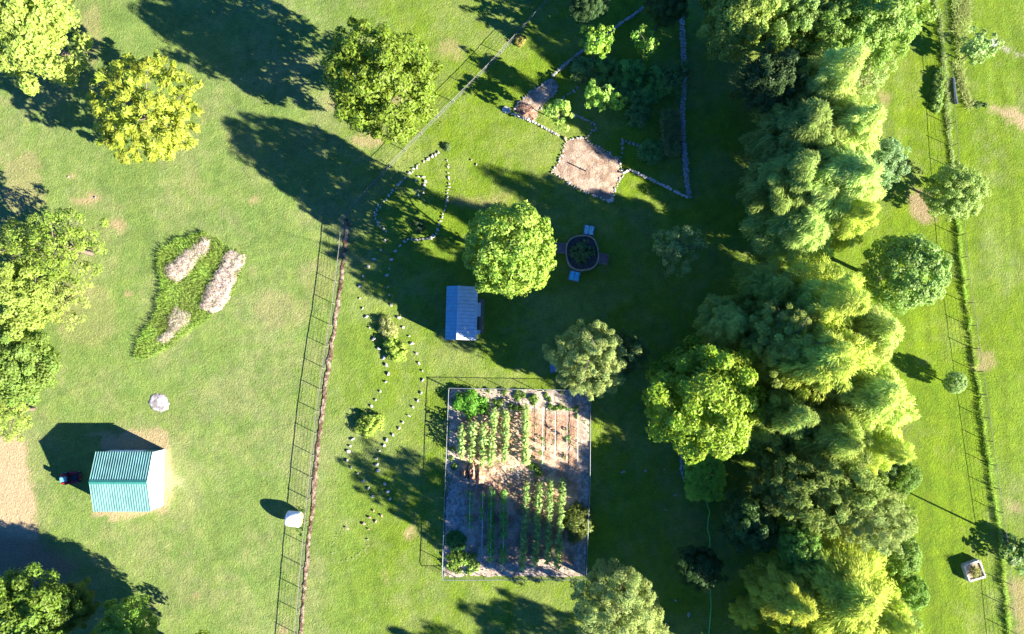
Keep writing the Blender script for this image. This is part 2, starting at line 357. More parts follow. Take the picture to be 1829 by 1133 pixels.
# ------------------------------------------------------------------ foliage generators
def unit(v): return v / (np.linalg.norm(v, axis=-1, keepdims=True) + 1e-9)
def cards(c, nrm, axis, L, Wd, var):
    """diamond leaves, one quad each, slightly folded"""
    t = unit(axis - nrm * (axis * nrm).sum(-1, keepdims=True)); b = np.cross(nrm, t)
    L = np.asarray(L)[:, None] / 2; Wd = np.asarray(Wd)[:, None] / 2
    V = np.stack([c - t * L, c + b * Wd + nrm * Wd * .25, c + t * L, c - b * Wd + nrm * Wd * .25], 1).reshape(-1, 3)
    F = np.arange(len(c) * 4).reshape(-1, 4)
    return V, F, np.repeat(var, 4)
def lobe_leaves(rng, centers, radii, out, n, L, Wd, mode='broad', stretch=1.0, droop=0.0):
    k = len(centers); tot = k * n
    li = np.repeat(np.arange(k), n)
    d = unit(rng.normal(size=(tot, 3)) + 0.55 * out[li] + np.array([0, 0, .25]))
    r = radii[li] * (0.35 + 0.65 * rng.random(tot) ** 0.5)
    off = d * r[:, None]
    if stretch != 1.0:
        o = out[li]; off = off + o * (off * o).sum(-1, keepdims=True) * (stretch - 1)
    c = centers[li] + off
    c[:, 2] -= droop * (np.linalg.norm(off[:, :2], axis=1)) ** 1.3
    rnd = rng.normal(size=(tot, 3))
    if mode == 'broad':
        nrm = unit(d * 1.1 + out[li] * .5 + np.array([0, 0, .3]) + rnd * .55); ax = unit(rng.normal(size=(tot, 3)) + d * .6 + np.array([0, 0, -.4]))
    else:
        nrm = unit(d * 1.0 + out[li] * .3 + rnd * .45 + np.array([0, 0, .25])); ax = unit(d * 1.2 + out[li] * .5 + rnd * .3 + np.array([0, 0, -droop * 1.4]))
    var = np.clip(0.5 + 0.30 * (rng.random(k)[li] - .5) + 0.55 * (rng.random(tot) - .5), 0, 1)
    return cards(c, nrm, ax, L * (0.65 + .7 * rng.random(tot)), Wd * (0.65 + .7 * rng.random(tot)), var)
def leaf_mesh(name, parts):
    V = []; F = []; A = []; b = 0
    for v, f, a in parts: V.append(v); F.append(f + b); A.append(a); b += len(v)
    return np_mesh(name, np.concatenate(V), np.concatenate(F), False, {'var': ('FLOAT', np.concatenate(A))})

R0, HC0, RZ0 = 4.5, 7.0, 5.0      # prototype crown radius, centre height, half height
def crown_lobes(seed, n, lr, irregular=0.22, zmin=-0.55, shape='round', inner=0.25):
    rng = np.random.default_rng(seed)
    i = np.arange(n) + .5; z = 1 - (1 - zmin) * i / n; ph = i * 2.39996 + rng.random() * 6
    d = np.stack([np.sqrt(1 - z * z) * np.cos(ph), np.sqrt(1 - z * z) * np.sin(ph), z], 1) + rng.normal(size=(n, 3)) * .10
    d = unit(d)
    bump = rng.normal(size=(7, 3)); bump = unit(bump); amp = rng.random(7) * irregular * 2 - irregular * .8
    rad = 1 + sum(a * np.exp(-((d - b) ** 2).sum(1) * 2.2) for a, b in zip(amp, bump)) + rng.normal(size=n) * irregular * .45
    inn = rng.random(n) < inner; rad = np.where(inn, rad * rng.uniform(.45, .8, n), rad)
    sc = np.array([R0, R0, RZ0])
    lrs = lr * rng.uniform(.65, 1.3, n)
    if shape == 'cone': sc2 = np.clip(1.08 - .52 * (d[:, 2] + .35), .42, 1.1); d = d * np.stack([sc2, sc2, np.ones(n)], 1)
    c = d * rad[:, None] * sc - unit(d) * lrs[:, None] * .8
    c[:, 2] += HC0
    return rng, c, lrs, unit(d)
def trunk_mesh(name, seed, centers, out, nl=14, r=0.26):
    rng = np.random.default_rng(seed); mb = MB()
    top = Vector((rng.normal() * .3, rng.normal() * .3, HC0 + 2.2))
    def tk(t): return Vector((top.x * t * t, top.y * t * t, top.z * t))
    mb.tube([(0, 0, -.15), (0, 0, .3)] + [tk(t) for t in (.2, .4, .6, .8, 1)], [r * 1.5, r * 1.1, r, r * .8, r * .62, r * .42, r * .15], 8)
    for j in rng.choice(len(centers), min(nl, len(centers)), replace=False):
        e = Vector(centers[j]) + Vector(out[j]) * .5; t0 = min(.85, max(.25, (e.z - 2.5) / top.z)); s = tk(t0)
        m1 = s.lerp(e, .45) + Vector((rng.normal() * .3, rng.normal() * .3, .35))
        mb.tube([s, m1, s.lerp(e, .75) + Vector((rng.normal() * .2, rng.normal() * .2, .2)), e], [r * .38, r * .26, r * .16, r * .05], 5)
    return mb.mesh(name, True)
PROTO = {}
def make_proto(kind, seeds, n, lr, nleaf, L, Wd, mode='broad', mkey='leaf', stretch=1.0, droop=0.0, nl=14, **kw):
    PROTO[kind] = []
    for s in seeds:
        rng, c, lrs, d = crown_lobes(s, n, lr, **kw)
        cm = leaf_mesh(kind + '_crown', [lobe_leaves(rng, c, lrs, d, nleaf, L, Wd, mode, stretch, droop)])
        cm.materials.append(M[mkey])
        tm = trunk_mesh(kind + '_trunk', s, c, d, nl); tm.materials.append(M['bark'])
        PROTO[kind].append((cm, tm))
make_proto('broad', (11, 12, 13), 150, .95, 165, .35, .22, irregular=.30)
make_proto('dense', (21, 22), 170, .80, 95, .36, .22, irregular=.12, inner=.15)
make_proto('spiky', (31, 32), 240, .78, 85, .38, .20, irregular=.25, inner=.35)
make_proto('rosette', (41,), 240, .52, 34, .62, .22, mode='needle', irregular=.26, inner=.25)
make_proto('feather', (51, 52, 53), 170, .95, 240, .62, .095, mode='needle', mkey='needle', stretch=1.55, droop=.25, irregular=.27, shape='cone', zmin=-.7)
make_proto('pine', (61, 62), 320, .66, 110, .44, .10, mode='needle', mkey='needle', irregular=.30, inner=.35, nl=20)
make_proto('sparse', (71, 72), 60, .85, 75, .36, .2, irregular=.35, inner=.4, nl=34)

make_proto('small', (81, 82, 83), 26, 1.7, 40, 1.25, .75, irregular=.55, inner=.35, nl=10)
def tree(kind, px, py, rpx, hc, label, col, name='tree', cat='tree', group=None, rot=None, var=0, squash=None):
    c = P(px, py, hc); k = (HCAM - hc) / HCAM
    r = rpx * PXM * k * (1 if True else 0)
    cm, tm = PROTO[kind][var % len(PROTO[kind])]
    root = empty(name, (c.x, c.y, 0), rot if rot is not None else random.uniform(0, 6.28))
    s = 0.89 * r / R0; root.scale = (s, s * (squash or 1.0), hc / HC0)
    tag(root, label, cat, group)
    link('trunk', tm, root); cr = link('crown', cm, root)
    kz = s * 1.15 / (hc / HC0)
    if kz < .72: cr.scale.z = kz; cr.location.z = HC0 * (1 - kz)
    q = 1.5 if kind == 'feather' else 1.14
    kb = 1.3 if kind == 'feather' else 1.15
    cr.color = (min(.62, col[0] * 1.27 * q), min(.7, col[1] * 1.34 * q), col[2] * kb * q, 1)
    return root

# ------------------------------------------------------------------ trees
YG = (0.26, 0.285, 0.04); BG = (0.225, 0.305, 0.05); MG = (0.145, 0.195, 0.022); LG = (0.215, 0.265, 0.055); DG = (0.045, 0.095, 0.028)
PG = (0.265, 0.30, 0.105); FE = (0.285, 0.315, 0.055); FE2 = (0.20, 0.235, 0.045); BL = (0.165, 0.205, 0.05); WG = (0.29, 0.34, 0.09)
tree('broad', 42, 45, 118, 6.5, 'yellow-green broadleaf tree filling the top left corner of the field', (0.24, 0.29, 0.065), 'broadleaf_tree', var=0)
tree('rosette', 266, 206, 93, 5.0, 'round tree with yellow star-like leaf clusters above its own shadow', YG, 'broadleaf_tree')
tree('spiky', 678, 152, 100, 7.0, 'large mid green round tree beside the diagonal wire fence', MG, 'broadleaf_tree', var=0)
tree('sparse', 112, 440, 76, 4.5, 'thin lime green tree with bare pale branches showing, in the left group', (0.19, 0.25, 0.04), 'broadleaf_tree', var=0)
tree('sparse', 30, 440, 50, 4.0, 'small open green tree at the left edge, uppermost of the left group', (0.15, 0.20, 0.035), 'broadleaf_tree', var=1)
tree('broad', 18, 535, 74, 5.0, 'pale green broadleaf tree at the left edge below the bare-branched tree', LG, 'broadleaf_tree', var=1)
tree('sparse', 105, 535, 55, 2.6, 'low straggling yellow-green tree leaning over the pasture in the left group', (0.26, 0.30, 0.08), 'broadleaf_tree', var=0)
tree('broad', 30, 650, 74, 5.0, 'dense green tree at the left edge above the white shed shadow', (0.14, 0.20, 0.04), 'broadleaf_tree', var=2)
tree('sparse', 15, 735, 55, 3.5, 'ragged green tree at the left edge, lowest of the left group', LG, 'broadleaf_tree', var=1)
tree('broad', 28, 1108, 92, 6.0, 'dark green broadleaf tree in the bottom left corner', (0.12, 0.18, 0.025), 'broadleaf_tree', var=1)
tree('broad', 218, 1128, 52, 4.0, 'bright green tree at the bottom edge right of the bottom left corner tree', (0.19, 0.29, 0.045), 'broadleaf_tree', var=0)
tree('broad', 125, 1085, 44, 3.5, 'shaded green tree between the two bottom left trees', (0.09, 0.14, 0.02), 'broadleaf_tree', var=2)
tree('dense', 911, 447, 90, 8.0, 'bright green round maple standing over the corner of the small grey shed', BG, 'broadleaf_tree', var=0)
tree('pine', 1112, 632, 42, 4.5, 'dark shaded pine close behind the grey-green pine at the garden corner', (0.10, 0.15, 0.05), 'pine_tree', var=1)  # second pine added for the shaded part; shade put into its dark green
tree('pine', 1060, 641, 66, 7.8, 'grey-green pine hanging over the garden top right corner', PG, 'pine_tree', var=0)
tree('pine', 1104, 1084, 78, 6.1, 'pale green pine standing just below the garden bottom right corner', PG, 'pine_tree', var=1)
tree('sparse', 1205, 447, 46, 4.0, 'small open tree with bare limbs in the shade right of the round bed', (0.20, 0.27, 0.10), 'broadleaf_tree', var=1)
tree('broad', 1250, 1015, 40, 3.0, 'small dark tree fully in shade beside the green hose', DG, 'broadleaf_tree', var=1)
tree('small', 1065, 82, 26, 4.2, 'small sunlit tree on the upper stone wall of the island bed', (0.22, 0.33, 0.05), 'broadleaf_tree', var=1)
tree('small', 1155, 85, 26, 4.4, 'half lit small tree right of the sunlit tree in the island bed', (0.19, 0.30, 0.05), 'broadleaf_tree', var=0)
tree('small', 1060, 167, 24, 4.4, 'small lime green tree in front of the dark bushes of the island bed', (0.24, 0.36, 0.07), 'broadleaf_tree', var=0)
tree('small', 1000, 196, 22, 3.2, 'small feathery pale green tree right of the brown mulch heap', (0.28, 0.38, 0.09), 'broadleaf_tree', var=1)
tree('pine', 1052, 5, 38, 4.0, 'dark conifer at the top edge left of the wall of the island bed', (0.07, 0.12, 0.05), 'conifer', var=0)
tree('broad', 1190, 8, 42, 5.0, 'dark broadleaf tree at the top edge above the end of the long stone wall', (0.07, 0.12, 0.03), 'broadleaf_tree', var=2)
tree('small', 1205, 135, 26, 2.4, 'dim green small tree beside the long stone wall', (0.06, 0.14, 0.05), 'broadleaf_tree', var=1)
# the wood on the right
tree('broad', 1320, 30, 72, 7.0, 'pale green maple at the top left end of the wood', LG, 'broadleaf_tree', var=0)
tree('broad', 1400, 8, 62, 7.5, 'green broadleaf tree at the top edge of the wood, second from the left', (0.2, 0.28, 0.07), 'broadleaf_tree', var=1)
tree('spiky', 1545, 40, 92, 6.5, 'wide mid green tree at the top right end of the wood', (0.19, 0.27, 0.055), 'broadleaf_tree', var=1)
tree('spiky', 1470, 75, 70, 6.0, 'loose twiggy green tree between the top trees of the wood', (0.17, 0.25, 0.05), 'broadleaf_tree', var=0)
tree('sparse', 1545, 135, 45, 3.5, 'low pale scrub tree on the edge of the wood under the wide top right tree', (0.27, 0.33, 0.11), 'broadleaf_tree', var=0)
tree('feather', 1465, 160, 70, 6.6, 'soft yellow-green cypress in the upper wood', (0.29, 0.33, 0.09), 'conifer', var=0)
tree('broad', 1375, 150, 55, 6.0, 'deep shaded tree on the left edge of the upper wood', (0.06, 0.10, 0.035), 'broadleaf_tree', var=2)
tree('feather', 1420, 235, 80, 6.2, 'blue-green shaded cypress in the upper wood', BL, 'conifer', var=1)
tree('feather', 1505, 240, 78, 6.6, 'large pale plume-like cypress on the lit side of the upper wood', WG, 'conifer', var=2)
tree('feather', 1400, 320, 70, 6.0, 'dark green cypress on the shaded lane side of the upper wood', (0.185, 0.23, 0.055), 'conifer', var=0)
tree('feather', 1495, 330, 85, 6.8, 'broad pale green cypress in the middle of the upper wood', (0.28, 0.34, 0.095), 'conifer', var=1)
tree('spiky', 1560, 290, 46, 4.0, 'grey-green small leaved tree on the outer edge of the upper wood', (0.2, 0.28, 0.13), 'broadleaf_tree', var=1)
tree('feather', 1435, 400, 80, 4.2, 'soft green cypress at the lower end of the upper wood', (0.25, 0.32, 0.085), 'conifer', var=2)
tree('feather', 1502, 392, 54, 5.2, 'yellow-green cypress beside the gap in the wood', FE, 'conifer', var=0)
tree('feather', 1370, 520, 62, 5.0, 'olive green cypress just below the gap in the wood, lane side', FE2, 'conifer', var=1)
tree('feather', 1455, 548, 86, 6.8, 'large yellow-green cypress just below the gap in the wood', FE, 'conifer', var=0)
tree('feather', 1540, 600, 72, 7.0, 'yellow-green cypress on the sunny edge below the broad lone tree', (0.30, 0.33, 0.09), 'conifer', var=2)
tree('pine', 1392, 612, 68, 8.4, 'tall olive pine between the slender lit cypress and the golden green one', (0.24, 0.28, 0.07), 'pine_tree', var=0)
tree('feather', 1440, 640, 88, 8.6, 'tall golden green cypress in the middle of the lower wood', FE, 'conifer', var=1)
tree('feather', 1300, 585, 50, 6.5, 'slender cypress with lit tips standing out of the shade', (0.25, 0.29, 0.07), 'conifer', var=2)
tree('feather', 1525, 700, 88, 7.5, 'broad yellow-green cypress on the eastern edge of the lower wood', (0.31, 0.35, 0.085), 'conifer', var=1)
tree('broad', 1250, 710, 106, 7.4, 'bright green large leaved maple on the lane side of the lower wood', (0.22, 0.295, 0.03), 'broadleaf_tree', var=2)
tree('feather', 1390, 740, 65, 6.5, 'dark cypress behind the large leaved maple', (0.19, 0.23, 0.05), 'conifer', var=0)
tree('feather', 1470, 770, 80, 7.5, 'olive cypress in the lower wood below the golden one', FE2, 'conifer', var=2)
tree('feather', 1545, 790, 62, 6.0, 'pale yellow-green cypress above the dark glossy edge bushes', FE, 'conifer', var=0)
tree('pine', 1480, 860, 95, 6.4, 'mid green pine in the lower wood', (0.20, 0.245, 0.06), 'pine_tree', var=0)
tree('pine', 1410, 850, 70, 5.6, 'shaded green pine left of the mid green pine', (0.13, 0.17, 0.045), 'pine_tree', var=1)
tree('pine', 1550, 920, 58, 6.0, 'light olive pine near the outer edge of the lower wood', PG, 'pine_tree', var=1)
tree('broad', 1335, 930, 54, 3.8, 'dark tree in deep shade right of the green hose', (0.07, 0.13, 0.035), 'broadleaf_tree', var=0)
tree('dense', 1425, 970, 42, 5.5, 'deep green small leaved tree above the bottom cypress', (0.16, 0.27, 0.05), 'broadleaf_tree', var=0)
tree('feather', 1495, 1050, 108, 5.8, 'large yellow cypress near the bottom edge of the wood', (0.285, 0.315, 0.05), 'conifer', var=1)
tree('feather', 1400, 1065, 62, 6.0, 'golden cypress at the bottom edge left of the large yellow one', (0.29, 0.30, 0.045), 'conifer', var=2)
tree('feather', 1570, 1100, 58, 5.0, 'yellow-green cypress at the bottom right corner of the wood', FE, 'conifer', var=0)
tree('feather', 1335, 1095, 28, 3.5, 'small yellow sunlit conifer at the bottom edge left of the wood', (0.33, 0.34, 0.05), 'conifer', var=2)
tree('dense', 1605, 850, 34, 3.5, 'dark glossy round tree poking out of the eastern edge of the wood', (0.15, 0.23, 0.045), 'broadleaf_tree', var=0)
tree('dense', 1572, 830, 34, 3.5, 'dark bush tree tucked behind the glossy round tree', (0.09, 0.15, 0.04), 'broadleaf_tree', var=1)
tree('spiky', 1595, 925, 36, 3.0, 'olive scrub tree on the eastern edge below the glossy round tree', (0.21, 0.26, 0.06), 'broadleaf_tree', var=1)
tree('dense', 1603, 990, 42, 3.2, 'dark green scrub tree on the eastern edge left of the stone planter', (0.16, 0.24, 0.04), 'broadleaf_tree', var=0)
tree('dense', 1617, 1055, 36, 3.0, 'mid green scrub tree on the eastern edge near the bottom', (0.17, 0.27, 0.045), 'broadleaf_tree', var=1)
tree('spiky', 1600, 1125, 40, 3.0, 'grey-green scrub tree in the bottom right corner of the wood', (0.20, 0.27, 0.075), 'broadleaf_tree', var=0)
# lone trees on the right
tree('dense', 1614, 486, 76, 5.2, 'broad lone tree with large glossy leaves between the wood and the right fence', (0.20, 0.285, 0.075), 'broadleaf_tree', var=1)
tree('spiky', 1706, 346, 50, 2.9, 'round green tree growing through the right fence', (0.25, 0.32, 0.085), 'broadleaf_tree', var=0)
tree('dense', 1706, 684, 22, 1.4, 'small pale round sapling beside the right fence with a separate shadow', (0.26, 0.34, 0.12), 'sapling', var=1)
tree('small', 1741, 90, 26, 2.2, 'small white-green willow bush beside the round well cover', (0.25, 0.32, 0.12), 'sapling', var=1)
tree('small', 1830, 984, 30, 1.0, 'small dark tree at the right edge at the foot of the pole', (0.12, 0.19, 0.05), 'broadleaf_tree', var=0)
# trees below the frame whose shade falls into it
tree('broad', 300, 1240, 95, 6.0, 'broadleaf tree just below the bottom left corner trees', MG, 'broadleaf_tree', var=2)
tree('feather', 1460, 1215, 80, 6.5, 'cypress of the wood just below the bottom edge, left one', FE, 'conifer', var=0)
tree('feather', 1570, 1220, 75, 6.5, 'cypress of the wood just below the bottom edge, right one', FE, 'conifer', var=2)
tree('pine', 1240, 1480, 90, 7.0, 'pine below the bottom edge under the garden', PG, 'pine_tree', var=0)
tree('pine', 1390, 1430, 100, 7.0, 'pine below the bottom edge left of the wood', PG, 'pine_tree', var=1)

# ------------------------------------------------------------------ bushes, hedges, grass
def bush_mesh(name, seed, rx, ry, h, n=26, lr=.35, nleaf=60, L=.22, Wd=.13, mode='broad', droop=0.0, mkey='leaf', box=False):
    rng = np.random.default_rng(seed)
    if box:
        u = rng.uniform(-1, 1, (n, 2)); z = rng.uniform(.15, 1, n)
        f = rng.random(n); u[:, 0] = np.where(f < .25, np.sign(u[:, 0]), u[:, 0]); u[:, 1] = np.where((f >= .25) & (f < .45), np.sign(u[:, 1]), u[:, 1])
        z = np.where(f > .45, 1, z)
        c = np.stack([u[:, 0] * (rx - lr * .7), u[:, 1] * (ry - lr * .7), z * (h - lr * .7)], 1); d = unit(np.stack([u[:, 0] * .4, u[:, 1] * .4, np.ones(n)], 1))
    else:
        d = unit(rng.normal(size=(n, 3)) * np.array([1, 1, .7]) + np.array([0, 0, .35])); d[:, 2] = np.abs(d[:, 2])
        k = rng.uniform(.55, 1, n)[:, None]
        c = d * k * np.array([max(.05, rx - lr * .6), max(.05, ry - lr * .6), max(.05, h - lr * .6)])
    c[:, 2] = np.maximum(c[:, 2], lr * .3)
    m = leaf_mesh(name, [lobe_leaves(rng, c, lr * rng.uniform(.7, 1.25, n), d, nleaf, L, Wd, mode, 1.0, droop)])
    m.materials.append(M[mkey]); return m
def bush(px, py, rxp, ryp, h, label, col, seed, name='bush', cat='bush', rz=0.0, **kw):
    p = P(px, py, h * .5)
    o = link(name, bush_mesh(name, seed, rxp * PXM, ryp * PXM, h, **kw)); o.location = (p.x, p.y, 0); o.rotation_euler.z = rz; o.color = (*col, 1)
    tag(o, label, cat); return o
bush(839, 722, 34, 28, 1.3, 'big bright green bush in the top left corner of the vegetable garden', (0.20, 0.46, 0.05), 1, n=70, lr=.42, nleaf=70, L=.2, Wd=.11)
bush(1033, 938, 27, 38, 1.6, 'dark spiky-leaved bush on the right side of the garden', (0.20, 0.25, 0.05), 2, n=60, lr=.5, nleaf=40, L=.5, Wd=.09, mode='needle')
bush(814, 966, 21, 20, 0.9, 'dense clump of arching grass against the left garden fence', (0.10, 0.28, 0.05), 3, name='grass_clump', cat='plant', n=30, lr=.35, nleaf=60, L=.42, Wd=.06, mode='needle', droop=.3)
bush(825, 1004, 34, 22, 0.55, 'low bright lime plants in the bottom left corner of the garden', (0.26, 0.40, 0.06), 4, name='leafy_plant', cat='plant', n=50, lr=.3, nleaf=40, L=.24, Wd=.15)
bush(659, 759, 29, 23, 1.1, 'round clipped yellow-green shrub between the two stone rows', (0.38, 0.50, 0.08), 5, name='shrub', cat='shrub', rz=.5, n=60, lr=.32, nleaf=60, L=.17, Wd=.1)
bush(692, 588, 18, 25, .9, 'straw-coloured grassy upper end of the long island shrub bed', (0.46, 0.48, 0.17), 6, name='shrub', cat='shrub', rz=.4, n=46, lr=.3, nleaf=50, L=.34, Wd=.05, mode='needle', droop=.2)
bush(705, 622, 21, 30, .9, 'leafy lime green lower end of the long island shrub bed', (0.38, 0.52, 0.08), 7, name='shrub', cat='shrub', rz=.35, n=60, lr=.32, nleaf=55, L=.2, Wd=.12)
bush(1258, 848, 32, 42, 2.3, 'block-shaped vivid green hedge right of the low grey stone pile', (0.40, 0.62, 0.07), 8, name='hedge', cat='hedge', rz=.06, n=230, lr=.34, nleaf=70, L=.19, Wd=.1, box=True)
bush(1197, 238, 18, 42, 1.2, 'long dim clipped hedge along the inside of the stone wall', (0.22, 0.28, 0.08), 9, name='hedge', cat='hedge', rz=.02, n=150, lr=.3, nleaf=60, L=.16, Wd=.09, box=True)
bush(930, 70, 13, 14, 0.9, 'yellow flowering bush against the diagonal fence', (0.38, 0.34, 0.09), 10, n=22, lr=.26, nleaf=40, L=.17, Wd=.11)
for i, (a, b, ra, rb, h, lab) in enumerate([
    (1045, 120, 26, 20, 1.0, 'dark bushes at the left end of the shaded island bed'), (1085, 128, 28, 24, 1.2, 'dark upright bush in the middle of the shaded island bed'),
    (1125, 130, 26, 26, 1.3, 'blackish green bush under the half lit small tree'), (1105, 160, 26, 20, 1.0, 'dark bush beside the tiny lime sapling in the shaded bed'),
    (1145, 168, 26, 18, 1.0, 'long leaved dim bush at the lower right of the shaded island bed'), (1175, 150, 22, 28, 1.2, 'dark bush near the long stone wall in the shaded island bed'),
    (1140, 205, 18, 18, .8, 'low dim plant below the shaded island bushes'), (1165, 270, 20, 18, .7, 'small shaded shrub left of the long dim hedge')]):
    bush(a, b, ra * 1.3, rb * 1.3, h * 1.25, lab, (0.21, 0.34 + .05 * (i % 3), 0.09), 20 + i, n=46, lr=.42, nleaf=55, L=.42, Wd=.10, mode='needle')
tree('small', 1098, 181, 14, 2.6, 'tiny lime green sapling at the edge of the dark bushes', (0.24, 0.38, 0.06), 'sapling', 'sapling', var=1)
bush(1146, 196, 7, 16, .7, 'thin bright twig of leaves below the dark island bushes', (0.16, 0.32, 0.05), 32, name='sapling', cat='sapling', n=22, lr=.24, nleaf=24, L=.18, Wd=.1)
bush(745, 403, 16, 14, .5, 'dark clump of strappy leaves inside the stone ring bed', (0.07, 0.13, 0.05), 33, name='grass_clump', cat='plant', n=16, lr=.26, nleaf=30, L=.45, Wd=.06, mode='needle')
bush(798, 262, 9, 9, .35, 'small tuft at the top corner of the stone ring bed', (0.14, 0.22, 0.07), 34, name='grass_clump', cat='plant', n=10, lr=.2, nleaf=30, L=.3, Wd=.05, mode='needle')
bush(1677, 160, 12, 47, .7, 'rough weedy scrub along the right fence, casting a long dark shadow edge', (0.28, 0.40, 0.08), 35, name='scrub', cat='bush', rz=-.12, n=90, lr=.3, nleaf=50, L=.24, Wd=.1)
bush(1752, 188, 14, 6, .3, 'low dark weed patch below the grass bank at the right', (0.14, 0.23, 0.06), 36, name='weed_patch', cat='weeds', n=14, lr=.2, nleaf=30, L=.2, Wd=.1)

def grass_stuff(name, poly, dens, h, col, seed, lean=0.35, wd=.03):
    rng = np.random.default_rng(seed); poly = [(p[0], p[1]) for p in poly]
    xs = [p[0] for p in poly]; ys = [p[1] for p in poly]
    n = int((max(xs) - min(xs)) * (max(ys) - min(ys)) * dens)
    x = rng.uniform(min(xs), max(xs), n); y = rng.uniform(min(ys), max(ys), n)
    k = inside(x + (fbm(x, y, 1.5, 2) - .5) * .5, y + (fbm(x, y, 1.5, 4) - .5) * .5, poly); x = x[k]; y = y[k]; n = len(x)
    hh = h * (0.5 + fbm(x, y, .9, 1)) * rng.uniform(.7, 1.2, n)
    a = rng.uniform(0, 6.28, n); tx = rng.normal(size=n) * lean + (fbm(x, y, .7, 3) - .5) * 1.2; ty = rng.normal(size=n) * lean + (fbm(x, y, .7, 5) - .5) * 1.2
    b = np.stack([x, y, np.full(n, -.02)], 1); t = b + np.stack([tx * hh, ty * hh, hh], 1); m = b * .45 + t * .55; m[:, 2] += hh * .12
    s = np.stack([np.cos(a), np.sin(a), np.zeros(n)], 1) * wd
    V = np.stack([b - s, b + s, m + s * .9, m - s * .9, t + s * .15, t - s * .15], 1).reshape(-1, 3); o = (np.arange(n) * 6)[:, None]
    F = np.concatenate([o + np.array([[0, 1, 2, 3]]), o + np.array([[3, 2, 4, 5]])])
    var = np.repeat(np.clip(.5 + (fbm(x, y, .8, 0) - .5) * .9 + rng.normal(size=n) * .12, 0, 1), 6)
    me = np_mesh(name, V, F, False, {'var': ('FLOAT', var)}); me.materials.append(M['grass'])
    ob = link(name, me); ob.color = (*col, 1); tag(ob, kind='stuff'); return ob
ISLAND = [(368, 414), (352, 418), (310, 430), (285, 452), (284, 480), (288, 520), (282, 550), (262, 590), (244, 612), (244, 636), (260, 643), (300, 625), (345, 590), (385, 562), (420, 520), (438, 470), (436, 452), (405, 440), (385, 425)]
grass_stuff('tall_grass', PA(ISLAND), 170, .27, (0.36, 0.50, 0.10), 1, .6, .018)
grass_stuff('tall_grass', ribbon(PA(ISLAND[:11]), .26, .05), 170, .42, (0.26, 0.40, 0.07), 11, .4, .02)
RF = [(1673, -10), (1680, 35), (1686, 90), (1690, 130), (1694, 190), (1698, 245), (1704, 315), (1708, 370), (1714, 440), (1721, 505), (1731, 575), (1741, 645), (1750, 705), (1758, 765), (1767, 830), (1776, 890), (1784, 945), (1790, 1000), (1796, 1060), (1802, 1120), (1806, 1160)]
grass_stuff('fence_grass', ribbon(PA(RF[7:]), .12, .20), 300, .34, (0.36, 0.50, 0.09), 2, .45, .018)
grass_stuff('fence_grass', ribbon(PA(RF[:8]), .12, .34), 260, .26, (0.42, 0.50, 0.20), 3, .5, .018)
grass_stuff('bank_grass', PA([(1697, -10), (1734, -10), (1733, 45), (1728, 62), (1722, 85), (1716, 110), (1708, 95), (1704, 62)]), 190, .34, (0.46, 0.54, 0.17), 4, 1.0, .022)
grass_stuff('bank_grass', PA([(1704, 110), (1722, 112), (1726, 150), (1740, 192), (1728, 200), (1716, 170), (1706, 135)]), 170, .3, (0.46, 0.52, 0.18), 5, 1.0, .022)
grass_stuff('bale_grass', PA([(530, 905), (548, 905), (544, 960), (530, 950)]), 70, .14, (0.14, 0.30, 0.04), 6)
grass_stuff('garden_weeds', PA([(796, 852), (812, 826), (818, 835), (806, 870), (798, 890)]), 60, .25, (0.18, 0.30, 0.05), 7)
grass_stuff('garden_weeds', PA(GARD), 5, .22, (0.20, 0.36, 0.06), 17, .7, .06)
grass_stuff('diagonal_fence_grass', ribbon(PA([(990, -12), (930, 62), (870, 130), (800, 205), (760, 255), (700, 310)]), .04, .10), 30, .14, (0.26, 0.32, 0.10), 8)

# ------------------------------------------------------------------ heaps
def heap(name, pts, h, lab, cat, c1, c2, seed, res=.09, sharp=1.0, rough=.5, straw=0, scol=(0.5, 0.42, 0.33), ridge=0.0, edge=.7):
    poly = PA(pts)
    def hf(X, Y, d):
        e = np.clip(-d / .55, 0, 1) ** .6
        q = .55 + rough * (fbm(X, Y, 1.1 * sharp, seed) + .7 * fbm(X, Y, 4.5, seed + 2) - .7)
        if ridge: q = q * (1 - ridge) + ridge * 1.3 * np.clip(np.abs(2 * vnoise(X * 1.6, Y * .5, 1.5, seed) - 1) * 2.2, 0, 1)
        return e * h * q - .02
    def cf(X, Y, d): return mixc(c1, c2, sstep(.35, .65, fbm(X, Y, 3.2, seed + 1)))
    me = patch_mesh(name, poly, res, hf, cf, 0.0, edge); o = link(name, me, None, M['soil'])
    if straw:
        rng = np.random.default_rng(seed + 50); vv = np.empty(len(me.vertices) * 3, np.float32); me.vertices.foreach_get('co', vv); vv = vv.reshape(-1, 3)
        j = rng.integers(0, len(vv), straw); c = vv[j] + rng.normal(size=(straw, 3)) * .05; c[:, 2] += .05
        ax = unit(rng.normal(size=(straw, 3)) * np.array([1, 1, .5])); nr = unit(rng.normal(size=(straw, 3)) * .6 + np.array([0, 0, .7]))
        V, F, A = cards(c, nr, ax, rng.uniform(.12, .32, straw), rng.uniform(.02, .04, straw), rng.random(straw))
        sm = np_mesh('stalks', V, F, False, {'var': ('FLOAT', A)}); sm.materials.append(M['grass'])
        s = link('dry_stalks', sm, o); s.color = (*scol, 1); s['kind'] = 'stuff'
    tag(o, lab, cat); return o
tanA, tanB = (0.31, 0.25, 0.205), (0.56, 0.48, 0.40)
heap('brush_heap', [(362, 420), (376, 428), (374, 445), (352, 470), (340, 488), (318, 505), (296, 495), (292, 482), (308, 466), (330, 445), (352, 432)], .42, 'pale dry brush heap at the upper left of the grassy island', 'brush heap', tanA, tanB, 1, straw=2600, scol=(0.62, .52, .42))
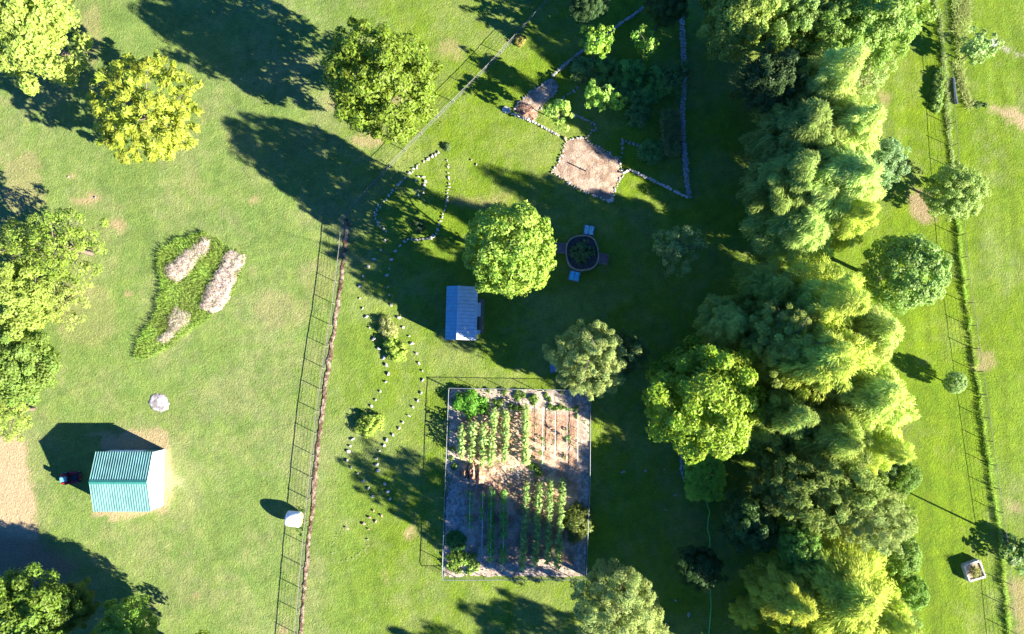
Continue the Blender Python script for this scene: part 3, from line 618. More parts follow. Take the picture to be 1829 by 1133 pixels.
heap('brush_heap', [(410, 445), (438, 452), (436, 470), (422, 505), (412, 530), (395, 555), (380, 565), (354, 548), (362, 532), (372, 505), (388, 475)], .46, 'longest pale dry brush heap with a dark crease on the right of the grassy island', 'brush heap', tanA, tanB, 2, straw=3600, scol=(0.62, .52, .42))
heap('brush_heap', [(318, 548), (338, 558), (343, 572), (325, 590), (304, 605), (288, 615), (280, 604), (300, 590), (297, 565)], .4, 'smallest pale dry brush heap at the lower end of the grassy island', 'brush heap', tanA, tanB, 3, straw=2200, scol=(0.6, .54, .40))
heap('ash_heap', [(268, 708), (280, 703), (296, 705), (304, 718), (302, 732), (288, 738), (272, 732), (265, 720)], .2, 'round grey ash heap of a burnt fire on the lawn', 'ash heap', (0.22, 0.195, 0.19), (0.50, 0.47, 0.46), 4, rough=.8, edge=.3)
heap('mulch_heap', [(928, 182), (945, 185), (958, 195), (955, 215), (937, 212), (922, 200)], .6, 'brown bark mulch heap at the lower end of the narrow planting bed', 'mulch heap', (0.25, 0.13, 0.09), (0.50, 0.32, 0.23), 5, straw=700, scol=(0.42, .28, .2))
heap('dirt_mound', [(830, 827), (846, 823), (860, 830), (869, 845), (866, 864), (845, 868), (826, 862), (820, 845)], 1.0, 'red-brown mound of dug clods with dark hollows in the garden', 'dirt mound', (0.30, 0.16, 0.095), (0.56, 0.36, 0.23), 0, rough=1.3, sharp=.9, res=.06, ridge=.45, edge=.2)
heap('straw_heap', [(868, 832), (890, 822), (908, 830), (905, 850), (885, 858), (868, 850)], .35, 'low pale straw heap beside the red-brown mound', 'straw heap', (0.46, 0.32, 0.21), (0.68, 0.50, 0.35), 3, straw=500, scol=(0.62, .48, .33))

# ------------------------------------------------------------------ stones
def stone_mesh(seed):
    bm = bmesh.new(); bmesh.ops.create_icosphere(bm, subdivisions=2, radius=.5); r = random.Random(seed)
    pl = [(Vector((r.gauss(0, 1), r.gauss(0, 1), r.gauss(0, .8))).normalized(), r.uniform(.26, .42)) for _ in range(9)]
    for v in bm.verts:
        for n, d in pl:
            e = v.co.dot(n) - d
            if e > 0: v.co -= n * e
        v.co.z *= .55
    me = bpy.data.meshes.new('stone'); bm.to_mesh(me); bm.free(); return me
ST = [stone_mesh(i) for i in range(6)]; ST_P = []; ST_G = []; ST_T = []
for lst, k in ((ST_P, 'stone'), (ST_G, 'stone_grey'), (ST_T, 'stone_tan')):
    for m0 in ST: m1 = m0.copy(); m1.materials.append(M[k]); lst.append(m1)
def stones(pts, size, label, group, meshes=ST_P, h=.6, jit=.35):
    for a, b in pts:
        p = P(a, b, 0.05); s = size * random.uniform(1 - jit, 1 + jit)
        o = link('stone', random.choice(meshes)); o.location = (p.x, p.y, .05); o.rotation_euler = (random.uniform(-.15, .15), random.uniform(-.15, .15), random.uniform(0, 6.28))
        o.scale = (s * random.uniform(.9, 1.4), s * random.uniform(.7, 1.0), s * h * 1.6); tag(o, label, 'stone', group)
def zp(pts, ox, oy, sc): return [(ox + a / sc, oy + b / sc) for a, b in pts]
def along(pts, step, jit=1.2):
    out = []; acc = 0
    for (x1, y1), (x2, y2) in zip(pts[:-1], pts[1:]):
        L = math.hypot(x2 - x1, y2 - y1); t = acc
        while t < L: out.append((x1 + (x2 - x1) * t / L + random.uniform(-jit, jit), y1 + (y2 - y1) * t / L + random.uniform(-jit, jit))); t += step * random.uniform(.8, 1.25)
        acc = t - L
    return out
stones(zp([(460, 140), (425, 222), (370, 297), (320, 360), (277, 441), (248, 527), (247, 630), (272, 713), (303, 783), (330, 876), (366, 970), (408, 1052)], 590, 400, 4.72) + zp([(387, 77), (405, 130), (420, 195), (400, 252), (360, 322), (328, 383), (298, 428), (162, 665), (143, 716), (132, 755), (122, 820), (151, 872)], 590, 620, 4.045), .35, 'pale stone in the left row of the winding stone path', 'left row of path stones')
stones(zp([(548, 228), (515, 300), (495, 378), (477, 433), (485, 532), (495, 602), (513, 683), (580, 790), (615, 873), (665, 947), (687, 1010), (728, 1092)], 590, 400, 4.72) + zp([(640, 118), (665, 172), (669, 240), (655, 332), (630, 388), (596, 435), (568, 497), (524, 545), (497, 588), (453, 635), (407, 672), (388, 712), (356, 752), (335, 805)], 590, 620, 4.045), .35, 'pale stone in the right row of the winding stone path', 'right row of path stones')
stones(zp([(198, 914), (237, 966), (275, 1022), (305, 1080), (345, 893), (335, 850), (393, 990), (416, 1045), (432, 1098)], 590, 620, 4.045), .40, 'path stone in the pine shadow left of the garden', 'path stones in the shadow')
stones(zp([(598, 498), (637, 522), (575, 532), (608, 553), (547, 566), (572, 592), (566, 645), (460, 588)], 460, 740, 2.883), .30, 'tan stone at the lower end of the winding path', 'tan stones at the path end', ST_T)
stones(zp([(740, 170), (710, 190), (680, 205), (640, 228), (603, 250), (540, 290), (505, 318), (470, 355), (430, 400), (392, 438), (365, 465), (310, 515), (280, 562), (255, 605), (180, 655), (168, 690), (150, 722), (150, 748), (158, 778), (180, 808), (203, 840), (235, 865), (255, 895), (425, 985), (460, 965), (490, 970), (538, 972), (565, 968), (600, 965), (635, 963), (668, 955), (690, 945), (707, 935), (718, 912), (730, 878), (740, 828), (752, 800), (795, 695), (805, 660), (818, 615), (835, 485), (830, 400), (828, 355), (825, 300), (818, 240), (385, 1025)], 640, 240, 5.15), .28, 'small stone edging the large leaf-shaped ring bed', 'stones of the ring bed')
stones(along([(783, 272), (750, 293), (720, 322), (700, 345), (682, 365), (671, 381), (670, 391), (678, 404), (688, 414)], 6.5) + along([(722, 432), (735, 427), (758, 428), (772, 424), (781, 410), (788, 395), (797, 362), (802, 332), (801, 305), (799, 288)], 6.5), .20, 'small stone edging the large leaf-shaped ring bed', 'stones of the ring bed')
stones(zp([(552, 390), (598, 393), (617, 435), (607, 467), (603, 503), (597, 540), (555, 560), (537, 520), (530, 425)], 640, 240, 5.15), .30, 'small stone of the little rectangle inside the ring bed', 'stones of the little rectangle')
stones(along([(620, 940), (600, 958), (594, 985), (595, 1006), (625, 1000), (650, 985), (660, 972)], 9), .10, 'half-buried grey stone outlining the faint bed on the lawn', 'stones of the faint bed', ST_G, .3)
stones(along(SAND + SAND[:1], 5.5), .26, 'flat stone edging the sand pit', 'stones of the sand pit edge')
stones(along([(1030, 158), (1016, 168), (1000, 180)], 7) + along([(1022, 205), (1045, 213), (1060, 220), (1065, 230), (1052, 241), (1042, 248)], 6.5), .36, 'stone in the thin curved edging above the sand pit', 'stones above the sand pit', ST_G)
stones(along([(1112, 250), (1125, 255), (1150, 263)], 7) + along([(1112, 257), (1110, 280), (1104, 283)], 7), .34, 'stone of the short angled edging right of the sand pit', 'stones right of the sand pit', ST_G)
stones(along([(985, 142), (998, 155), (985, 172), (970, 185), (962, 200)], 4.5) + along([(985, 142), (955, 160), (935, 175), (924, 186), (918, 198)], 6), .30, 'stone edging the narrow planting bed', 'stones of the narrow bed', ST_G)
stones([(904, 197)], .75, 'large white stone at the left tip of the stone island', None, ST_P)
stones([(1009, 248)], .6, 'tan slab at the top left corner of the sand pit', None, ST_T)
stones([(1091, 358)], .6, 'pointed pale slab at the bottom tip of the sand pit', None, ST_P)
stones([(1113, 843), (1153, 841), (1186, 839), (1189, 911), (1206, 884)], .32, 'grey stone lying on the shaded lane left of the vivid hedge', 'stones on the shaded lane', ST_G)
stones([(1207, 1073), (1230, 1098)], .35, 'grey stone on the dark grass near the bottom edge', 'stones near the bottom edge', ST_G)
stones([(842, 286)], .22, 'brown stone on the lawn right of the ring bed', None, ST_T)
stones([(851, 294)], .2, 'white stone on the lawn right of the ring bed', None, ST_P)
stones([(122, 316)], .3, 'white stone on the lawn below the yellow tree', None, ST_P)
stones([(170, 353)], .26, 'grey stone in the worn patch below the yellow tree', None, ST_G)

def stone_wall(pts, wpx, label, seed, key='stone_grey', h=.4):
    """dry laid wall: many stones fitted in one thing"""
    r = random.Random(seed); V = []; F = []; b = 0
    src = []
    for m0 in ST: src.append(([v.co.copy() for v in m0.vertices], [tuple(p.vertices) for p in m0.polygons]))
    for lay, (hz, n) in enumerate(((.12, 1), (.28, 1))):
        rows = max(1, round(wpx / 4.2))
        for q in range(rows):
            off = ((q + .5) / rows - .5) * wpx
            for a, c in along([(x, y) for x, y in pts], 5.4, .8):
                vs, fs = r.choice(src); p = P(a + off, c + off * .3, 0); an = r.uniform(0, 6.28); s = r.uniform(.26, .46) * min(1, .55 + wpx / 16); ca, sa = math.cos(an), math.sin(an)
                for v in vs: V.append((p.x + (v.x * ca - v.y * sa) * s * 1.15, p.y + (v.x * sa + v.y * ca) * s, hz * h / .4 + v.z * s * .9))
                F += [tuple(i + b for i in f) for f in fs]; b += len(vs)
    me = bpy.data.meshes.new('stone_wall'); me.from_pydata(V, [], F); o = link('stone_wall', me, None, M[key]); tag(o, label, 'stone wall')
stone_wall([(1147, 17), (1120, 36), (1104, 46), (1085, 62), (1062, 78), (1040, 93), (1016, 112), (1000, 125), (986, 138)], 6, 'low slanting stone wall along the upper left edge of the island bed', 1)
stone_wall([(1217, 34), (1220, 90), (1222, 150), (1218, 190), (1219, 230), (1223, 290), (1226, 325), (1231, 352)], 7, 'long straight dry stone wall on the right of the island bed', 2)
stone_wall([(1113, 310), (1125, 304), (1150, 316), (1180, 330), (1205, 343), (1230, 355)], 4, 'low pale stone wall from the sand pit to the corner of the island bed', 3, 'stone')
stone_wall([(905, 200), (925, 208), (945, 216), (958, 222), (978, 232), (998, 243)], 3, 'thin pale stone wall along the lower left edge of the island bed', 4, 'stone', .25)
stone_wall([(1217, 815), (1217, 838), (1221, 858)], 6, 'short grey stone pile against the left of the vivid hedge', 5)

# ------------------------------------------------------------------ fences
def resample(pts, step):
    pts = [Vector(p) for p in pts]; out = [pts[0]]; acc = 0; 
    for a, b in zip(pts[:-1], pts[1:]):
        L = (b - a).length; t = step - acc
        while t < L: out.append(a.lerp(b, t / L)); t += step
        acc = (acc + L) % step if L + acc >= step else acc + L
    return out
def fence(name, label, pts, h, step, pmat, rmat, wires=5, vstep=.5, rail_r=.028, post_r=.04, wire_r=.006, cat='fence', rail=True):
    pts = [Vector((p[0], p[1], 0)) for p in pts]; root = empty(name, pts[0]); tag(root, label, cat); o = pts[0]
    posts = resample(pts, step)
    if (posts[-1] - pts[-1]).length > step * .4: posts.append(pts[-1])
    for p in posts:
        q = p - o; hh = h * random.uniform(.97, 1.06)
        MB().bar((q.x, q.y, -.1), (q.x + random.uniform(-.02, .02), q.y + random.uniform(-.02, .02), hh), post_r, post_r * .9, 6).build('post', pmat, root)
    fine = resample(pts, .55) + [pts[-1]]
    if rail: MB().tube([(p.x - o.x, p.y - o.y, h - .02 + random.uniform(-.012, .012)) for p in fine], [rail_r] * len(fine), 5).build('top_rail', rmat, root)
    mb = MB()
    for k in range(wires):
        z = h * (k + .4) / (wires + .3)
        mb.tube([(p.x - o.x, p.y - o.y, z) for p in fine], [wire_r] * len(fine), 3)
    for p in resample(pts, vstep): q = p - o; mb.bar((q.x, q.y, .03), (q.x, q.y, h - .03), wire_r * .8, None, 3)
    mb.build('wire_mesh', M['wire'], root)
    return root
FA = [(618, 386)] + FENCE_A[1:]
fence('wire_fence', 'long wire pasture fence running down beside a strip of bare earth', PA([(a - 4, b) for a, b in FENCE_A]), 1.0, 2.12, M['post'], M['post'], wires=6)
fence('wire_fence', 'diagonal wire fence running up to the top edge past the mid green round tree', PA([(614, 391), (650, 352), (700, 296), (760, 234), (800, 194), (870, 124), (930, 58), (975, 8), (992, -14)]), 1.0, 2.3, M['post'], M['post'], wires=6, rail_r=.02)
fence('wire_fence', 'right boundary wire fence with tall grass along its foot', PA(RF), 1.1, 2.25, M['post'], M['wire'], wires=5, rail_r=.016)
gp = PA([(803, 693), (1053, 697), (1052, 860), (1045, 1030), (791, 1031), (797, 850), (803, 693)])
fence('garden_fence', 'wire mesh fence with pale top rail round the vegetable garden', gp, 1.08, 2.75, M['darkpost'], M['rail'], wires=9, vstep=.25, rail_r=.026, wire_r=.005)
# ------------------------------------------------------------------ green roofed shed
a = P(295, 802); b = P(294, 904); x1 = (a.x + b.x) / 2 - .08; y1, y0 = a.y - .1, b.y + .1
x0 = P(169, 860, 2.55).x + .12; EH, RH = 2.55, 3.40; ym = P(210, 861.5, 3.4).y
sh = empty('metal_shed', ((x0 + x1) / 2, (y0 + y1) / 2, 0)); tag(sh, 'white walled metal shed with ribbed green gable roof on the lawn', 'shed')
ox, oy = sh.location.x, sh.location.y
X0, X1, Y0, Y1, YM = x0 - ox, x1 - ox, y0 - oy, y1 - oy, ym - oy
wl = MB()
prof = [(Y0, 0), (Y1, 0), (Y1, EH - .05), (YM, RH - .06), (Y0, EH - .05)]
n = 5; vs = [(X0, y, z) for y, z in prof] + [(X1, y, z) for y, z in prof]
wl.add(vs, [(0, 1, 2, 3, 4), (9, 8, 7, 6, 5)] + [(i, (i + 1) % n, n + (i + 1) % n, n + i) for i in range(n)])
wl.build('wall', M['white'], sh)
rb = MB()
def roof_side(mb, xa, xb, ya, za, yb, zb, pitch=.23, th=.03, rib=.045):
    nrib = int((xb - xa) / pitch); pr = []
    for i in range(nrib + 1):
        x = xa + i * (xb - xa) / nrib; w2 = .035
        pr += [(x - w2 if i else xa, 0), (x - w2 * .4 if i else xa + .001, rib), (x + w2 * .4 if i < nrib else xb - .001, rib), (x + w2 if i < nrib else xb, 0)]
    vs = [(x, ya, za + d) for x, d in pr] + [(x, yb, zb + d) for x, d in pr]; k = len(pr)
    vs += [(xa, ya, za - th), (xb, ya, za - th), (xb, yb, zb - th), (xa, yb, zb - th)]
    fs = [(i, i + 1, k + i + 1, k + i) for i in range(k - 1)] + [(2 * k, 2 * k + 3, 2 * k + 2, 2 * k + 1)]
    fs += [tuple(range(k))[::-1] + (2 * k, 2 * k + 1), tuple(range(k, 2 * k)) + (2 * k + 2, 2 * k + 3)]
    fs += [(0, k, 2 * k + 3, 2 * k), (k - 1, 2 * k + 1, 2 * k + 2, 2 * k - 1)]
    mb.add(vs, fs)
ov = .14; sl = (RH - EH) / (Y1 - YM)
roof_side(rb, X0 - ov, X1 + .06, Y1 + ov, EH - sl * ov, YM + .01, RH); 
rb.build('roof', M['roof_green'], sh)
rb = MB(); roof_side(rb, X0 - ov, X1 + .06, Y0 - ov, EH - sl * ov, YM - .01, RH); rb.build('roof', M['roof_green'], sh)
MB().add([(X0 - ov - .01, YM - .2, RH - .015), (X1 + .07, YM - .2, RH - .015), (X1 + .07, YM, RH + .08), (X0 - ov - .01, YM, RH + .08), (X0 - ov - .01, YM + .2, RH - .015), (X1 + .07, YM + .2, RH - .015)], [(0, 1, 2, 3), (3, 2, 5, 4)]).build('ridge_cap', M['roof_cap'], sh)
dr = MB().box((X1 + .025, YM - .2, 1.12), (.05, 2.6, 2.2)).build('door', M['white_trim'], sh, bevel=.01)
MB().box((X1 + .07, YM - .25, 1.1), (.04, .06, .2)).build('handle', M['darkpost'], dr)
for yy in (Y0 + .9,): MB().box((X1 + .012, yy, 1.1), (.024, .05, 2.15)).build('trim', M['wire'], sh)
for yy in (Y0 - .005, Y1 + .005): MB().box((X1 - .01, yy, EH / 2 - .06), (.1, .1, EH - .14)).build('corner_trim', M['white_trim'], sh)
MB().box((X1 - .9, Y1 + .03, 1.0), (1.0, .05, 1.95)).build('door', M['roof_cap'], sh, bevel=.01)
# ------------------------------------------------------------------ small grey shed
A = P(798, 511, 2.3); B = P(796, 607, 2.3); C_ = P(854, 512, 2.3); D_ = P(850, 608, 2.3); RT = P(819.5, 510, 2.95)
cx = (A.x + B.x + C_.x + D_.x) / 4; cy = (A.y + B.y + C_.y + D_.y) / 4; wd2 = (C_.x - A.x) / 2; hg = (A.y - B.y) / 2
gs = empty('garden_shed', (cx, cy, 0), math.radians(-1.4)); tag(gs, 'small shed with blue-grey two-tone metal roof under the maple', 'shed')
xm = -wd2 + (RT.x - A.x) * .98
prof = [(-wd2 + .15, 0), (wd2 - .2, 0), (wd2 - .2, 2.24), (xm, 2.86), (-wd2 + .15, 2.3)]
vs = [(x, -hg + .12, z) for x, z in prof] + [(x, hg - .12, z) for x, z in prof]
MB().add(vs, [(0, 1, 2, 3, 4), (9, 8, 7, 6, 5)] + [(i, (i + 1) % 5, 5 + (i + 1) % 5, 5 + i) for i in range(5)]).build('wall', M['wood'], gs)
def slope(x_a, z_a, x_b, z_b):
    m = MB(); nr = 15
    for i in range(nr):
        ya, yb = -hg + 2 * hg * i / nr, -hg + 2 * hg * (i + 1) / nr - .03
        m.add([(x_a, ya, z_a), (x_a, yb, z_a), (x_b, yb, z_b), (x_b, ya, z_b), (x_a, ya, z_a - .04), (x_a, yb, z_a - .04), (x_b, yb, z_b - .04), (x_b, ya, z_b - .04)], [(0, 1, 2, 3), (7, 6, 5, 4), (0, 4, 5, 1), (1, 5, 6, 2), (2, 6, 7, 3), (3, 7, 4, 0)])
    m.box(((x_a + x_b) / 2, 0, (z_a + z_b) / 2 - .06), (.01, 2 * hg, .01))
    return m
slope(-wd2, 2.3, xm - .01, 2.95).build('roof', M['roof_blue'], gs)  # left slope is coloured blue, the right slope grey
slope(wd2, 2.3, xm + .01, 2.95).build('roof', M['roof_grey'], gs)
MB().box((xm, 0, 2.965), (.12, 2 * hg + .02, .03)).build('ridge_cap', M['roof_grey'], gs)
MB().box((wd2 + .03, .45, 1.15), (.46, 1.35, .06)).build('shelf', M['white_trim'], gs, bevel=.01)
MB().box((wd2 + .02, -1.7, .5), (.44, .4, .05)).build('shelf', M['white_trim'], gs, bevel=.01)
MB().box((wd2 + .30, -.1, .1), (.5, 3.4, .16)).build('deck', M['wood'], gs, bevel=.01)
MB().box((wd2 - .18, .6, 1.0), (.05, .9, 1.9)).build('door', M['white_trim'], gs, bevel=.01)

# ------------------------------------------------------------------ round bed with four side boxes
c = P(1040, 452, .4); rr = 31 * PXM * .98
rbd = empty('round_planter', (c.x, c.y, 0), .12); tag(rbd, 'large round raised bed with pale rim in the shade right of the maple', 'raised bed')
m = MB(); N_ = 40
def sq(t, r): 
    k = (abs(math.cos(t)) ** 2.6 + abs(math.sin(t)) ** 2.6) ** (-1 / 2.6); return (r * k * math.cos(t) * .97, r * k * math.sin(t) * 1.06)
vs = []
for r_, z_ in ((rr, 0), (rr, .5), (rr - .12, .5), (rr - .12, .3)):
    for i in range(N_): q = sq(2 * math.pi * i / N_, r_); vs.append((*q, z_ + (.012 if z_ == .5 and i % 3 else 0)))
fs = [(k * N_ + i, k * N_ + (i + 1) % N_, (k + 1) * N_ + (i + 1) % N_, (k + 1) * N_ + i) for k in range(3) for i in range(N_)]
m.add(vs, fs).build('rim', M['stone_tan'], rbd)
MB().add([(*sq(2 * math.pi * i / N_, rr - .15), .34) for i in range(N_)], [tuple(range(N_))]).build('soil', mat('dark_loam', (0.075, 0.065, 0.06), .95, .4, 4, .8, 12), rbd)
bm_ = bush_mesh('plants', 77, rr * .8, rr * .8, .85, n=46, lr=.3, nleaf=26, L=.3, Wd=.1, mode='needle'); o = link('plants', bm_, rbd); o.color = (0.20, 0.28, 0.08, 1); o.location = (0, 0, .25); o['kind'] = 'stuff'
for i, (a, b, an, top, lab) in enumerate([(1052, 411, -.15, 'pale_blue', 'square box with pale cyan mottled top on the upper side of the round bed'), (1026, 493, -.22, 'blue_lid', 'square box with deep blue top on the lower side of the round bed'),
        (1001, 443, -.1, None, 'square box of bare brown soil on the left side of the round bed'), (1077, 462, -.25, None, 'square box of bare brown soil on the right side of the round bed')]):
    p = P(a, b, .4); bx = empty('box_planter', (p.x, p.y, 0), an); tag(bx, lab, 'planter box'); s = 1.0
    fm = MB(); 
    for dx, dy, lx, ly in ((-s / 2, 0, .07, s), (s / 2, 0, .07, s), (0, -s / 2 + .035, s - .075, .07), (0, s / 2 - .035, s - .075, .07)): fm.box((dx, dy, .2), (lx, ly, .42))
    fm.build('frame', M['post'] if top else M['wood'], bx)
    if top:
        lid = MB(); g = 8; vs = [(-s / 2 + .05 + (s - .1) * u / g, -s / 2 + .05 + (s - .1) * v / g, .37 + .04 * math.sin(u * 1.9 + i) * math.cos(v * 1.3)) for v in range(g + 1) for u in range(g + 1)]
        lid.add(vs, [(v * (g + 1) + u, v * (g + 1) + u + 1, (v + 1) * (g + 1) + u + 1, (v + 1) * (g + 1) + u) for v in range(g) for u in range(g)]).build('lid', M[top], bx, True)
        MB().box((0, 0, .41), (.05, s - .16, .04)).build('batten', M['wood'], bx)
    else: MB().box((0, 0, .26), (s - .1, s - .1, .2)).build('soil', mat('planter_soil', (0.20, 0.12, 0.12), .95, .3, 6, .7, 14), bx)

# ------------------------------------------------------------------ hay bale
p = P(525, 927, .7); hb = empty('hay_bale', (p.x, p.y, 0), -.1); tag(hb, 'white wrapped round hay bale lying beside the pasture fence', 'hay bale')
rB = .72; m = MB(); ns = 28; seg = [(-.70, rB * .80), (-.66, rB * .93), (-.58, rB), (0, rB * 1.015), (.58, rB), (.66, rB * .95)]
m.tube([(x, 0, rB) for x, r in seg], [r for x, r in seg], ns); m.build('wrap', M['film'], hb, True)
m = MB(); m.tube([(.66, 0, rB), (.72, 0, rB), (.735, 0, rB)], [rB * .93, rB * .90, rB * .6], ns); m.build('hay_end', M['straw'], hb, True)

# ------------------------------------------------------------------ ride-on mower (nose to the right)
p = P(128, 854, .4); mw = empty('riding_mower', (p.x, p.y, 0), .12); tag(mw, 'red ride-on mower parked in the shadow of the white shed', 'lawn mower')
mw.scale = (1.05, 1.05, 1.05)
MB().box((.45, 0, .58), (.75, .55, .38)).build('hood', M['black'], mw, bevel=.07)
MB().box((.84, 0, .52), (.08, .5, .3)).build('grille', M['red'], mw, bevel=.02)
MB().box((-.02, 0, .36), (.6, .62, .10)).build('footrest', M['black'], mw, bevel=.02)
MB().box((-.58, 0, .56), (.62, .92, .18)).box((-.58, .36, .62), (.5, .2, .2)).box((-.58, -.36, .62), (.5, .2, .2)).build('rear_fender', M['red'], mw, bevel=.05)
st = MB().box((-.42, 0, .74), (.42, .46, .12)).build('seat', M['seat'], mw, bevel=.05)
MB().box((-.66, 0, .90), (.12, .46, .36)).build('backrest', M['seat'], st, bevel=.05)
MB().box((.1, 0, .22), (.85, 1.1, .14)).build('mower_deck', M['red'], mw, bevel=.05)
m = MB(); m.tube([(.02 + .17 * math.cos(t) * .8, .17 * math.sin(t), .93 + .1 * math.cos(t)) for t in np.linspace(0, 6.283, 15)], [.018] * 15, 6); m.bar((.12, 0, .6), (.02, 0, .93), .02); m.build('steering_wheel', M['black'], mw)
for x, y, r, wd in ((-.6, .42, .26, .24), (-.6, -.42, .26, .24), (.62, .38, .19, .16), (.62, -.38, .19, .16)):
    wh = MB().tube([(x, y - wd / 2, r), (x, y - wd / 2 + .03, r), (x, y + wd / 2 - .03, r), (x, y + wd / 2, r)], [r * .8, r, r, r * .8], 18).build('wheel', M['black'], mw)
    MB().tube([(x, y - wd / 2 - .01, r), (x, y + wd / 2 + .01, r)], [r * .45, r * .45], 12).build('rim', M['white_trim'], wh)

# ------------------------------------------------------------------ stone planter with yucca, well cover, poles, hose
c4 = PA([(1721, 1010.7), (1750.7, 999.8), (1762.3, 1031.4), (1731.3, 1040.4)], .55); cc = sum(c4, Vector()) / 4
sp = empty('stone_planter', (cc.x, cc.y, 0)); tag(sp, 'square pale stone planter holding a yucca near the right fence', 'planter')
m = MB(); q = [(v.x - cc.x, v.y - cc.y) for v in c4]
for i in range(4):
    a_, b_ = Vector(q[i]), Vector(q[(i + 1) % 4]); d = (b_ - a_); L = d.length; an = math.atan2(d.y, d.x); nb = 4
    for lay in range(3):
        for k in range(nb):
            t = (k + .5 + (.12 if lay % 2 else 0)) / nb
            if t > .97: continue
            pt = a_.lerp(b_, t) * .9; m.box((pt.x, pt.y, .1 + lay * .19), (L / nb * .93, .2 + random.uniform(-.03, .03), .18), an + random.uniform(-.05, .05))
m.build('wall', M['stone'], sp, bevel=.02)
MB().add([(x * .85, y * .85, .46) for x, y in q], [(0, 1, 2, 3)]).build('gravel', M['stone_tan'], sp)
rng = np.random.default_rng(5); nb = 90; d = unit(rng.normal(size=(nb, 3)) + np.array([0, 0, .5])); d[:, 2] = np.abs(d[:, 2]) * .8 + .1; d = unit(d)
V, F, A_ = cards(d * .42 + np.array([0, 0, .5]), unit(rng.normal(size=(nb, 3)) + np.array([0, 0, 1.])), d, rng.uniform(.6, .95, nb), np.full(nb, .07), rng.random(nb))
ym_ = np_mesh('yucca', V, F, False, {'var': ('FLOAT', A_)}); ym_.materials.append(M['leaf']); o = link('yucca', ym_); o.color = (0.30, 0.32, 0.08, 1); o.location = (cc.x, cc.y, .05); tag(o, 'spiky yucca with yellow-green blades in the square stone planter', 'yucca')
p = P(1774, 77, .3); wc = empty('well_cover', (p.x, p.y, 0)); tag(wc, 'round grey concrete well cover on the right lawn', 'well cover')
MB().cyl((0, 0, -.02), .37, .3, 28).build('casing', M['concrete'], wc); MB().cyl((0, 0, .28), .40, .07, 28).build('lid', M['concrete'], wc)
p = P(1826, 977); MB().tube([(p.x, p.y, -.2), (p.x, p.y, 2.5), (p.x + .02, p.y, 5.3)], [.10, .09, .075], 10).build('pole', M['post']); tag(bpy.data.objects['pole'], 'tall thin wooden pole at the right edge whose long shadow crosses the lawn', 'pole')
p = P(1046.5, 306.5); o = MB().bar((0, 0, -.1), (0, 0, 1.0), .07, .06, 8).build('post', M['post']); o.location = p; tag(o, 'single short wooden post standing in the sand pit', 'post')
hp = PA([(1262, 893), (1264, 905), (1268, 915), (1265, 930), (1264, 945), (1268, 962), (1268, 985), (1269, 1010), (1269, 1060), (1270, 1085), (1268, 1110), (1266, 1136), (1268, 1170)], .03)
o = MB().tube(hp, [.05] * len(hp), 6).build('garden_hose', M['hose'], None, True); tag(o, 'bright green garden hose running down the shaded lane from the vivid hedge', 'hose')
p = P(988, 658, .2); ub = empty('utility_box', (p.x, p.y, 0), .1); tag(ub, 'small grey-blue box on the grass above the garden fence', 'box')
MB().box((0, 0, .2), (.55, .75, .4)).build('body', M['bag'], ub, bevel=.04); MB().box((0, 0, .425), (.6, .8, .05)).build('lid', M['bag'], ub, bevel=.015)
p = P(1706, 166, 0); o = MB().tube([P(1703, 140, .12), P(1704, 155, .14), P(1706, 172, .14), P(1709, 186, .1)], [.13, .15, .15, .13], 12).build('drain_pipe', M['darkpipe']); tag(o, 'dark grey drain pipe lying at the foot of the grass bank', 'pipe')  # dark tube added to stand for a dark gap beside the bank

# ------------------------------------------------------------------ garden crops
def corn_mesh(seed, h=1.7, nl=20, L=.58, wd=.11):
    rng = np.random.default_rng(seed); V = []; F = []; A = []; b = 0
    for k in range(4):   # stalk
        a = k * math.pi / 2; V += [(.015 * math.cos(a), .015 * math.sin(a), 0), (.01 * math.cos(a), .01 * math.sin(a), h)]; A += [.4, .4]
    for k in range(4): F.append((2 * k, (2 * k + 2) % 8, (2 * k + 3) % 8, 2 * k + 1))
    b = 8; ph = rng.uniform(0, 6.28)
    for i in range(nl):
        z = h * (.2 + .78 * i / nl); a = ph + (i % 2) * math.pi + rng.normal() * .7; d = np.array([math.cos(a), math.sin(a), 0]); s = np.array([-math.sin(a), math.cos(a), 0]); l = L * rng.uniform(.7, 1.1) * (1 - .25 * abs(i / nl - .4)); vv = rng.random()
        for t, ww in ((0, .5), (.35, 1), (.7, .8), (1, .1)):
            c = np.array([0, 0, z]) + d * l * t * .85 + np.array([0, 0, l * (.9 * t - 1.15 * t * t)]); V += [tuple(c - s * wd * ww * .5), tuple(c + s * wd * ww * .5)]; A += [vv, vv]
        for q in range(3): F.append((b + 2 * q, b + 2 * q + 1, b + 2 * q + 3, b + 2 * q + 2))
        b += 8
    me = np_mesh('corn_plant', np.array(V), np.array(F), False, {'var': ('FLOAT', np.array(A))}); me.materials.append(M['leaf']); return me
CORN = [corn_mesh(s) for s in range(4)]; TALL = [corn_mesh(s + 10, 1.45, 20, .55, .15) for s in range(3)]
def row(meshes, pts, step, col, name, label, group, cat, sc=1.0, jit=.7):
    for a, b in along(pts, step, jit):
        p = P(a, b, .8); o = link(name, random.choice(meshes)); o.location = (p.x, p.y, 0.0); o.rotation_euler = (random.uniform(-.06, .06), random.uniform(-.06, .06), random.uniform(0, 6.28)); k = sc * random.uniform(.8, 1.15); o.scale = (k, k, k)
        v = random.uniform(.85, 1.15); o.color = (col[0] * v, col[1] * v, col[2] * v, 1); tag(o, label, cat, group)
def z4(pts): return zp(pts, 760, 840, 5.15)
def z3(pts): return zp(pts, 760, 660, 5.666)
cc_ = (0.34, 0.48, 0.13)
